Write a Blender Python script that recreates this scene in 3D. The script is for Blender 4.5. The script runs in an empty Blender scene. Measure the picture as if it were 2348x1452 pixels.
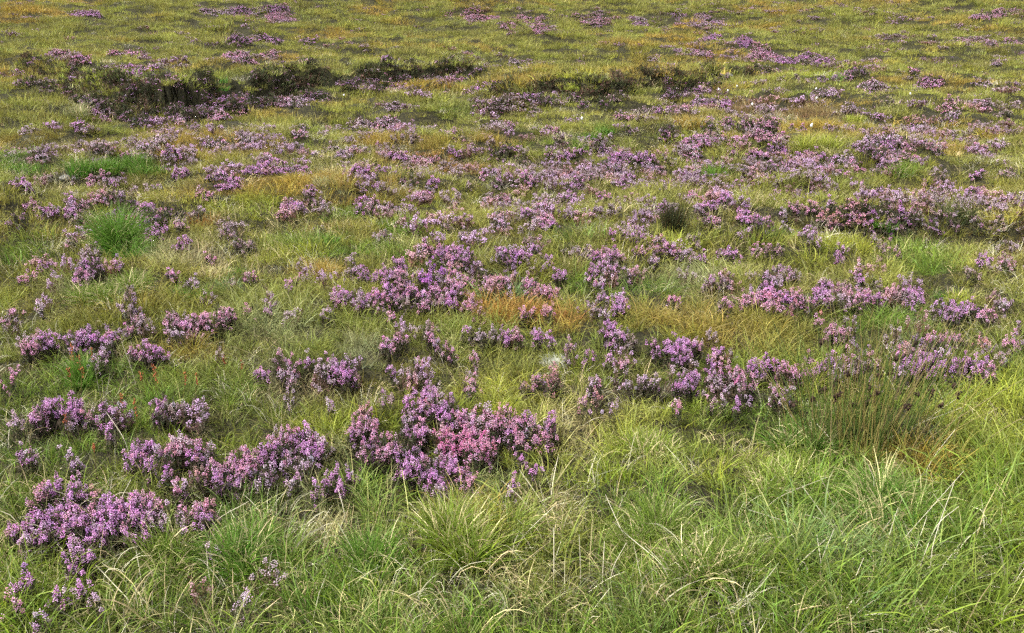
import bpy, math
import numpy as np

rng = np.random.default_rng(7)
SC = bpy.context.scene
COL = SC.collection

# ------------------------------------------------------------------ camera
CAM_H = 1.6                       # eye height above the moor
FPX, CU, CV = 2196.0, 1174.0, 726.0   # focal length and centre on the 2348 x 1452 photograph
HOR = 60.0                        # level line of sight
PITCH = math.atan((CV - HOR) / FPX)
cam_data = bpy.data.cameras.new('camera')
cam_data.sensor_fit = 'HORIZONTAL'
cam_data.sensor_width = 36.0
cam_data.lens = FPX * 36.0 / 2348.0
cam_data.clip_start = 0.05
cam_data.clip_end = 2000.0
cam = bpy.data.objects.new('camera', cam_data)
COL.objects.link(cam)
cam.location = (0, 0, CAM_H)
cam.rotation_euler = (math.pi / 2 - PITCH, 0, 0)
SC.camera = cam

# ------------------------------------------------------------------ sky, sun, exposure
SUN_EL, SUN_AZ = 56.0, -112.0     # thinly veiled sun, high on the left and a little behind (azimuth from +Y towards +X)
world = bpy.data.worlds.new('World')
SC.world = world
world.use_nodes = True
nt = world.node_tree
nt.nodes.clear()
w_out = nt.nodes.new('ShaderNodeOutputWorld')
w_bg = nt.nodes.new('ShaderNodeBackground')
w_sky = nt.nodes.new('ShaderNodeTexSky')
w_sky.sky_type = 'NISHITA'
w_sky.sun_disc = False
w_sky.sun_elevation = math.radians(SUN_EL)
w_sky.sun_rotation = math.radians(SUN_AZ)
w_sky.air_density = 1.0
w_sky.dust_density = 4.0
w_tc = nt.nodes.new('ShaderNodeTexCoord')
w_map = nt.nodes.new('ShaderNodeMapping')
w_map.inputs['Scale'].default_value = (1.0, 1.0, 3.2)
w_noise = nt.nodes.new('ShaderNodeTexNoise')
w_noise.inputs['Scale'].default_value = 2.6
w_noise.inputs['Detail'].default_value = 6.0
w_ramp = nt.nodes.new('ShaderNodeMapRange')
w_ramp.inputs['From Min'].default_value = 0.25
w_ramp.inputs['From Max'].default_value = 0.7
w_ramp.inputs['To Min'].default_value = 0.80
w_ramp.inputs['To Max'].default_value = 1.0
w_cl = nt.nodes.new('ShaderNodeMix')
w_cl.data_type = 'RGBA'
w_cl.inputs[6].default_value = (7.0, 7.2, 7.6, 1)
w_cl.inputs[7].default_value = (9.6, 9.6, 9.7, 1)
w_mix = nt.nodes.new('ShaderNodeMix')
w_mix.data_type = 'RGBA'
nt.links.new(w_tc.outputs['Generated'], w_map.inputs['Vector'])
nt.links.new(w_map.outputs[0], w_noise.inputs['Vector'])
nt.links.new(w_noise.outputs[0], w_ramp.inputs['Value'])
nt.links.new(w_noise.outputs[0], w_cl.inputs[0])
nt.links.new(w_ramp.outputs[0], w_mix.inputs[0])
nt.links.new(w_sky.outputs[0], w_mix.inputs[6])
nt.links.new(w_cl.outputs[2], w_mix.inputs[7])
nt.links.new(w_mix.outputs[2], w_bg.inputs['Color'])
w_bg.inputs['Strength'].default_value = 0.066
nt.links.new(w_bg.outputs[0], w_out.inputs['Surface'])

sun_data = bpy.data.lights.new('sun', 'SUN')
sun_data.energy = 3.5
sun_data.angle = math.radians(5.0)
sun_data.color = (1.0, 0.96, 0.9)
sun = bpy.data.objects.new('sun', sun_data)
COL.objects.link(sun)
sun.rotation_euler = (math.radians(90 - SUN_EL), 0, math.radians(180 - SUN_AZ))
sun.location = (-30, -12, 40)

SC.view_settings.view_transform = 'Standard'
SC.view_settings.look = 'None'
SC.view_settings.gamma = 1.0
SC.view_settings.use_curve_mapping = False
SC.view_settings.exposure = 1.36
SC.render.engine = 'CYCLES'
SC.cycles.max_bounces = 3
SC.cycles.diffuse_bounces = 2
SC.cycles.glossy_bounces = 1
SC.cycles.transmission_bounces = 2
SC.cycles.use_denoising = False
SC.cycles.use_adaptive_sampling = True
SC.cycles.adaptive_threshold = 0.08
SC.cycles.adaptive_min_samples = 24
SC.cycles.transparent_max_bounces = 4

# ------------------------------------------------------------------ numeric helpers
def sm(a, b, x):
    t = np.clip((x - a) / (b - a), 0, 1)
    return t * t * (3 - 2 * t)

def _hash(ix, iy, seed):
    h = (ix.astype(np.int64) * 374761393 + iy.astype(np.int64) * 668265263 + seed * 982451653) & 0x7fffffff
    h = ((h ^ (h >> 13)) * 1274126177) & 0x7fffffff
    return ((h ^ (h >> 16)) & 0xffff) / 65535.0

def noise(x, y, seed=0):
    """smooth value noise in -1..1"""
    ix, iy = np.floor(x), np.floor(y)
    fx, fy = x - ix, y - iy
    fx, fy = fx * fx * (3 - 2 * fx), fy * fy * (3 - 2 * fy)
    a, b = _hash(ix, iy, seed), _hash(ix + 1, iy, seed)
    c, d = _hash(ix, iy + 1, seed), _hash(ix + 1, iy + 1, seed)
    return 2 * ((a * (1 - fx) + b * fx) * (1 - fy) + (c * (1 - fx) + d * fx) * fy) - 1

def fbm(x, y, seed=0, octs=3):
    s, a, t = 0, 1.0, 0
    for k in range(octs):
        s = s + a * noise(x * 2 ** k + 17.3 * k, y * 2 ** k - 9.1 * k, seed + k)
        t += a
        a *= 0.5
    return s / t

CT, ST = math.cos(PITCH), math.sin(PITCH)

def ray(u, v):
    a = (np.asarray(u, float) - CU) / FPX
    b = (CV - np.asarray(v, float)) / FPX
    return a, CT + b * ST, -ST + b * CT          # direction x, y, z (not unit)

def project(x, y, z):
    dy, dz = y, z - CAM_H
    f = dy * CT - dz * ST
    f = np.maximum(f, 1e-3)
    return CU + FPX * x / f, CV - FPX * (dy * ST + dz * CT) / f, f

def flat_at(u, v, z=0.0):
    a, dy, dz = ray(u, v)
    t = (z - CAM_H) / dz
    return a * t, dy * t

# ------------------------------------------------------------------ the lie of the land
def _line(pts):
    p = np.array([flat_at(u, v) for u, v in pts])
    o = np.argsort(p[:, 0])
    return p[o, 0], p[o, 1]

BANK1 = _line([(20, 168), (100, 182), (150, 202), (172, 228), (194, 246), (237, 258), (285, 274), (325, 286), (368, 264),
               (434, 261), (520, 252), (564, 241), (630, 233), (700, 229), (750, 226), (800, 208), (870, 206), (930, 196),
               (990, 187), (1040, 181), (1110, 176)])
BANK2 = _line([(1180, 234), (1260, 240), (1340, 248), (1400, 246), (1450, 236), (1500, 226), (1560, 222), (1600, 214),
               (1640, 200), (1690, 190), (1760, 178)])
BANK3 = _line([(1860, 520), (1960, 528), (2060, 540), (2198, 545), (2348, 548)])
# swells and hollows: pixel position, width in pixels, height in metres
SWELLS = [(280, 510, 260, .16), (2030, 345, 190, .16), (290, 590, 150, .10), (250, 660, 260, .10), (1860, 335, 120, .08),
          (590, 335, 160, .10), (1620, 330, 180, .10), (1300, 320, 160, .09), (1050, 975, 420, .05), (320, 1180, 380, .05),
          (580, 1070, 260, .04), (1010, 1240, 300, .06), (1990, 1000, 340, .05), (1560, 1150, 350, .06), (930, 690, 340, .05),
          (1040, 590, 180, .06), (1780, 640, 200, .05), (1750, 300, 160, .10), (460, 620, 120, .06), (740, 850, 220, .05),
          (800, 500, 220, .06), (1280, 205, 220, .2), (150, 270, 130, .25), (2080, 205, 240, .2), (1820, 215, 160, .15),
          (1560, 290, 140, .1), (1700, 500, 160, .05), (2070, 870, 220, .04), (1560, 810, 220, .03), (690, 1110, 200, -.04)]
_SW = []
for u_, v_, w_, h_ in SWELLS:
    x_, y_ = flat_at(u_, v_)
    _SW.append((x_, y_, w_ / FPX * y_ * 0.5, h_))

def terrain(x, y):
    x, y = np.asarray(x, float), np.asarray(y, float)
    d = np.sqrt(x * x + y * y)
    amp = 0.045 + 0.125 * sm(4, 10, d) + 0.10 * sm(12, 26, d)
    z = amp * fbm(x / 1.7, y / 1.3, 3, 2)
    z = z + amp * 1.3 * (np.abs(noise(x / 0.75, y / 0.62, 7)) * .7 + np.abs(noise(x / 0.38 + 4, y / 0.33, 9)) * .3 - .35)   # rounded hummocks
    z = z + 0.22 * sm(10, 30, d) * fbm(x / 8.0, y / 6.0, 11, 2)
    z = z + 0.27 * sm(5, 11, d) * fbm(x / 3.4 + 2, y / 2.3, 13, 2)
    z = z + 0.012 * fbm(x / 0.28, y / 0.28, 23, 2)
    for X, Y, r, h in _SW:
        z = z + h * np.exp(-(((x - X) / r) ** 2 + ((y - Y) / (r * 0.75)) ** 2))
    jit = 0.35 * fbm(x / 1.1, y / 1.1, 31, 2)
    for (lx, ly), h, back, e0, e1, wd in ((BANK1, 0.52, 22, 1.2, 1.5, .38), (BANK2, 0.42, 5, 1.5, 2.0, .45), (BANK3, 0.18, 2.6, .5, 9, .32)):
        s = y - np.interp(x, lx, ly) + jit * wd
        ends = sm(lx[0] - e0, lx[0] + e0, x) * (1 - sm(lx[-1] - e1, lx[-1] + e1, x)) if e1 < 5 else sm(lx[0] - e0, lx[0] + e0, x)
        if back > 10:
            ends = 1 - sm(lx[-1] - e1, lx[-1] + 2 * e1, x)
        z = z + h * ends * sm(-wd * .2, wd, s) * (1 - 0.8 * sm(back * .3, back, s))
        z = z - 0.08 * ends * np.exp(-((s + 0.25) / 0.3) ** 2)
    rise = np.maximum(0, y - 33 - 3 * noise(x / 14.0, x * 0 + 3.3, 5))
    z = z + 0.105 * rise * rise / (rise + 9) * (1 - .5 * sm(120, 220, y))             # the hillside beyond
    z = z + sm(36, 60, y) * (1.1 * fbm(x / 9.0, y / 7.0, 41, 2) + .4 * np.abs(noise(x / 2.3, y / 2.0, 43)))
    return z

_T = np.concatenate([np.geomspace(1.6, 140, 1500)])

def at(u, v, lift=0.0):
    """where the line of sight through a pixel of the photograph first meets the moor (raised by lift)"""
    u, v = np.atleast_1d(np.asarray(u, float)), np.atleast_1d(np.asarray(v, float))
    lift = np.broadcast_to(np.asarray(lift, float), u.shape)
    X, Y = np.zeros(u.shape), np.zeros(u.shape)
    for i in range(len(u)):
        a, dy, dz = ray(u[i], v[i])
        x, y, z = a * _T, dy * _T, CAM_H + dz * _T
        below = z < terrain(x, y) + lift[i]
        k = int(np.argmax(below)) if below.any() else len(_T) - 1
        X[i], Y[i] = x[k], y[k]
    return X, Y

# ------------------------------------------------------------------ mesh helpers
def mesh_from(name, V, F, attrs=None, smooth=False):
    """V (n,3), F (m,3 or 4) -> mesh; attrs: name -> (n,) float or (n,3) colour on points"""
    me = bpy.data.meshes.new(name)
    V = np.ascontiguousarray(V, np.float32)
    n, m, k = len(V), len(F), (F.shape[1] if len(F) else 3)
    me.vertices.add(n)
    me.vertices.foreach_set('co', V.ravel())
    if m:
        me.loops.add(m * k)
        me.loops.foreach_set('vertex_index', np.ascontiguousarray(F, np.int32).ravel())
        me.polygons.add(m)
        me.polygons.foreach_set('loop_start', np.arange(0, m * k, k, dtype=np.int32))
        if smooth:
            me.polygons.foreach_set('use_smooth', np.ones(m, bool))
    for an, av in (attrs or {}).items():
        av = np.asarray(av, np.float32)
        if av.ndim == 1:
            at_ = me.attributes.new(an, 'FLOAT', 'POINT')
            at_.data.foreach_set('value', av)
        elif av.shape[1] == 4:
            at_ = me.attributes.new(an, 'FLOAT_COLOR', 'POINT')
            at_.data.foreach_set('color', av.ravel())
        else:
            at_ = me.attributes.new(an, 'FLOAT_COLOR', 'POINT')
            at_.data.foreach_set('color', np.concatenate([av, np.ones((len(av), 1), np.float32)], 1).ravel())
    me.update(calc_edges=True)
    return me

def link(name, me, mat=None, parent=None, loc=None):
    o = bpy.data.objects.new(name, me)
    COL.objects.link(o)
    if mat is not None and me is not None:
        me.materials.clear()
        me.materials.append(mat)
    if parent is not None:
        o.parent = parent
    if loc is not None:
        o.location = loc
    return o

def tag(o, label=None, cat=None, group=None, kind=None):
    if label: o['label'] = label
    if cat: o['category'] = cat
    if group: o['group'] = group
    if kind: o['kind'] = kind
    return o

def empty(name, loc):
    o = bpy.data.objects.new(name, None)
    o.empty_display_size = 0.1
    COL.objects.link(o)
    o.location = loc
    return o

# ------------------------------------------------------------------ materials
def _nodes(name):
    m = bpy.data.materials.new(name)
    m.use_nodes = True
    t = m.node_tree
    t.nodes.clear()
    return m, t, t.nodes.new('ShaderNodeOutputMaterial')

def leaf_shader(t, out, col_socket, transl=0.3, rough=0.6, spec=0.25):
    p = t.nodes.new('ShaderNodeBsdfPrincipled')
    p.inputs['Roughness'].default_value = rough
    p.inputs['Specular IOR Level'].default_value = spec
    t.links.new(col_socket, p.inputs['Base Color'])
    if transl > 0:
        tr = t.nodes.new('ShaderNodeBsdfTranslucent')
        t.links.new(col_socket, tr.inputs['Color'])
        mx = t.nodes.new('ShaderNodeMixShader')
        mx.inputs[0].default_value = transl
        t.links.new(p.outputs[0], mx.inputs[1])
        t.links.new(tr.outputs[0], mx.inputs[2])
        t.links.new(mx.outputs[0], out.inputs['Surface'])
    else:
        t.links.new(p.outputs[0], out.inputs['Surface'])

def mat_blade(name, source, tip=(0.42, 0.33, 0.13), tip_amt=0.5, transl=0.3):
    """grass: colour from the instance ('inst'), the object ('obj') or the mesh ('mesh'); varied blade by blade, bleached at the tip"""
    m, t, out = _nodes(name)
    if source == 'obj':
        c = t.nodes.new('ShaderNodeObjectInfo').outputs['Color']
    else:
        a = t.nodes.new('ShaderNodeAttribute')
        a.attribute_type = 'INSTANCER' if source == 'inst' else 'GEOMETRY'
        a.attribute_name = 'col'
        c = a.outputs['Color']
    r = t.nodes.new('ShaderNodeAttribute'); r.attribute_name = 'rnd'
    k = t.nodes.new('ShaderNodeAttribute'); k.attribute_name = 'tt'
    # value and hue per blade
    mr = t.nodes.new('ShaderNodeMapRange')
    mr.inputs['To Min'].default_value = 0.42
    mr.inputs['To Max'].default_value = 1.75
    t.links.new(r.outputs['Fac'], mr.inputs['Value'])
    hs = t.nodes.new('ShaderNodeHueSaturation')
    mh = t.nodes.new('ShaderNodeMath'); mh.operation = 'MULTIPLY_ADD'
    mh.inputs[1].default_value = 7.31; mh.inputs[2].default_value = 0.0
    fr = t.nodes.new('ShaderNodeMath'); fr.operation = 'FRACT'
    t.links.new(r.outputs['Fac'], mh.inputs[0])
    t.links.new(mh.outputs[0], fr.inputs[0])
    m2 = t.nodes.new('ShaderNodeMapRange')
    m2.inputs['To Min'].default_value = 0.475
    m2.inputs['To Max'].default_value = 0.52
    t.links.new(fr.outputs[0], m2.inputs['Value'])
    t.links.new(m2.outputs[0], hs.inputs['Hue'])
    t.links.new(mr.outputs[0], hs.inputs['Value'])
    t.links.new(c, hs.inputs['Color'])
    # withered tips
    pw = t.nodes.new('ShaderNodeMath'); pw.operation = 'POWER'
    pw.inputs[1].default_value = 2.2
    t.links.new(k.outputs['Fac'], pw.inputs[0])
    mu = t.nodes.new('ShaderNodeMath'); mu.operation = 'MULTIPLY'
    mu.inputs[1].default_value = tip_amt
    t.links.new(pw.outputs[0], mu.inputs[0])
    m3 = t.nodes.new('ShaderNodeMath'); m3.operation = 'MULTIPLY'
    t.links.new(mu.outputs[0], m3.inputs[0])
    t.links.new(fr.outputs[0], m3.inputs[1])
    mx = t.nodes.new('ShaderNodeMix'); mx.data_type = 'RGBA'
    mx.inputs[7].default_value = (*tip, 1)
    t.links.new(m3.outputs[0], mx.inputs[0])
    t.links.new(hs.outputs[0], mx.inputs[6])
    leaf_shader(t, out, mx.outputs[2], transl, 0.55, 0.3)
    return m

def mat_vcol(name, transl=0.2, rough=0.7, spec=0.2, source='mesh'):
    m, t, out = _nodes(name)
    a = t.nodes.new('ShaderNodeAttribute')
    a.attribute_name = 'col'
    c = a.outputs['Color']
    if source == 'inst':      # mesh colour times the colour of the plant
        b = t.nodes.new('ShaderNodeAttribute')
        b.attribute_type = 'INSTANCER'
        b.attribute_name = 'col'
        x = t.nodes.new('ShaderNodeMix'); x.data_type = 'RGBA'; x.blend_type = 'MULTIPLY'
        x.inputs[0].default_value = 1.0
        t.links.new(a.outputs['Color'], x.inputs[6])
        t.links.new(b.outputs['Color'], x.inputs[7])
        c = x.outputs[2]
    leaf_shader(t, out, c, transl, rough, spec)
    return m

def mat_noise(name, c1, c2, c3=None, scale=8.0, rough=0.9, bump=0.3, detail=8.0):
    m, t, out = _nodes(name)
    tc = t.nodes.new('ShaderNodeTexCoord')
    n = t.nodes.new('ShaderNodeTexNoise')
    n.inputs['Scale'].default_value = scale
    n.inputs['Detail'].default_value = detail
    n.inputs['Roughness'].default_value = 0.65
    t.links.new(tc.outputs['Object'], n.inputs['Vector'])
    r = t.nodes.new('ShaderNodeValToRGB')
    r.color_ramp.elements[0].position = 0.32
    r.color_ramp.elements[0].color = (*c1, 1)
    r.color_ramp.elements[1].position = 0.68
    r.color_ramp.elements[1].color = (*c2, 1)
    if c3:
        e = r.color_ramp.elements.new(0.5)
        e.color = (*c3, 1)
    t.links.new(n.outputs[0], r.inputs[0])
    p = t.nodes.new('ShaderNodeBsdfPrincipled')
    p.inputs['Roughness'].default_value = rough
    p.inputs['Specular IOR Level'].default_value = 0.2
    t.links.new(r.outputs[0], p.inputs['Base Color'])
    b = t.nodes.new('ShaderNodeBump')
    b.inputs['Strength'].default_value = bump
    b.inputs['Distance'].default_value = 0.03
    n2 = t.nodes.new('ShaderNodeTexNoise')
    n2.inputs['Scale'].default_value = scale * 4
    n2.inputs['Detail'].default_value = 6
    t.links.new(tc.outputs['Object'], n2.inputs['Vector'])
    t.links.new(n2.outputs[0], b.inputs['Height'])
    t.links.new(b.outputs[0], p.inputs['Normal'])
    t.links.new(p.outputs[0], out.inputs['Surface'])
    return m

M_GROUND = mat_noise('peaty_turf', (0.008, 0.006, 0.004), (0.075, 0.070, 0.024), (0.026, 0.024, 0.010), 26.0, bump=1.0, detail=12.0)
M_GRASS = mat_blade('grass_blades', 'inst')
M_STRAW = mat_blade('straw_blades', 'inst', tip_amt=0.0, transl=0.2)
M_TUSSOCK = mat_blade('tussock_blades', 'obj', tip_amt=0.45)
M_DARKRUSH = mat_blade('dark_rush', 'obj', tip=(0.07, 0.04, 0.02), tip_amt=0.5, transl=0.05)
M_TUSSOCK_DRY = mat_blade('tussock_dry_blades', 'mesh', tip_amt=0.0, transl=0.2)
M_BLOSSOM = mat_vcol('heather_blossom', 0.30, 0.75, 0.15)
M_FOLIAGE = mat_vcol('heather_foliage', 0.10, 0.7, 0.2)
M_STEM = mat_noise('heather_wood', (0.05, 0.034, 0.024), (0.13, 0.10, 0.08), None, 30.0, 0.85, 0.0, 3)
M_LOWHEATHER = mat_vcol('low_heather', 0.2, 0.75, 0.15, 'inst')
M_STALK = mat_noise('bleached_stalk', (0.42, 0.37, 0.26), (0.62, 0.58, 0.46), None, 20.0, 0.6, 0.0, 3)
M_RUSH = mat_vcol('rush_stems', 0.1, 0.4, 0.4)
M_SEED = mat_noise('rush_seed_heads', (0.018, 0.011, 0.008), (0.06, 0.035, 0.022), None, 160.0, 0.85, 0.0, 3)
M_ASPH = mat_noise('asphodel_seed_spikes', (0.20, 0.05, 0.025), (0.34, 0.11, 0.04), None, 60.0, 0.7, 0.0, 3)
M_COTTON = mat_noise('cotton_tufts', (0.75, 0.74, 0.70), (0.85, 0.85, 0.82), None, 40.0, 0.95, 0.0, 3)
M_STONE = mat_noise('lichened_stone', (0.09, 0.09, 0.085), (0.42, 0.41, 0.37), (0.20, 0.20, 0.18), 30.0, 0.95, 1.0)
M_DARKSTONE = mat_noise('wet_dark_stone', (0.015, 0.015, 0.018), (0.05, 0.048, 0.05), None, 20.0, 0.55, 0.4)
M_LICHEN = mat_noise('reindeer_lichen', (0.20, 0.22, 0.17), (0.36, 0.37, 0.30), (0.28, 0.29, 0.23), 14.0, 0.95, 0.8)

# ------------------------------------------------------------------ ground: one sheet from behind the camera to beyond the crest
ys = np.concatenate([[-120, -50, -20, -8, -3, -1, 0], np.geomspace(0.6, 120, 345), [130, 150, 200, 280, 380]])
ts = np.linspace(-1, 1, 341)
ta = np.sign(ts) * (0.9 * np.abs(ts) + 0.9 * np.abs(ts) ** 6)
YY = np.repeat(ys[:, None], len(ta), 1)
XX = ta[None, :] * (np.maximum(np.abs(ys), 0)[:, None] + 3.0)
ZZ = terrain(XX, YY)
gi = np.arange(XX.size).reshape(XX.shape)
GF = np.stack([gi[:-1, :-1], gi[:-1, 1:], gi[1:, 1:], gi[1:, :-1]], -1).reshape(-1, 4)
ground = link('ground', mesh_from('ground', np.stack([XX, YY, ZZ], -1).reshape(-1, 3), GF, smooth=True), M_GROUND)
tag(ground, 'dark peaty moorland ground rising to a hillside', 'ground', kind='structure')

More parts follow.
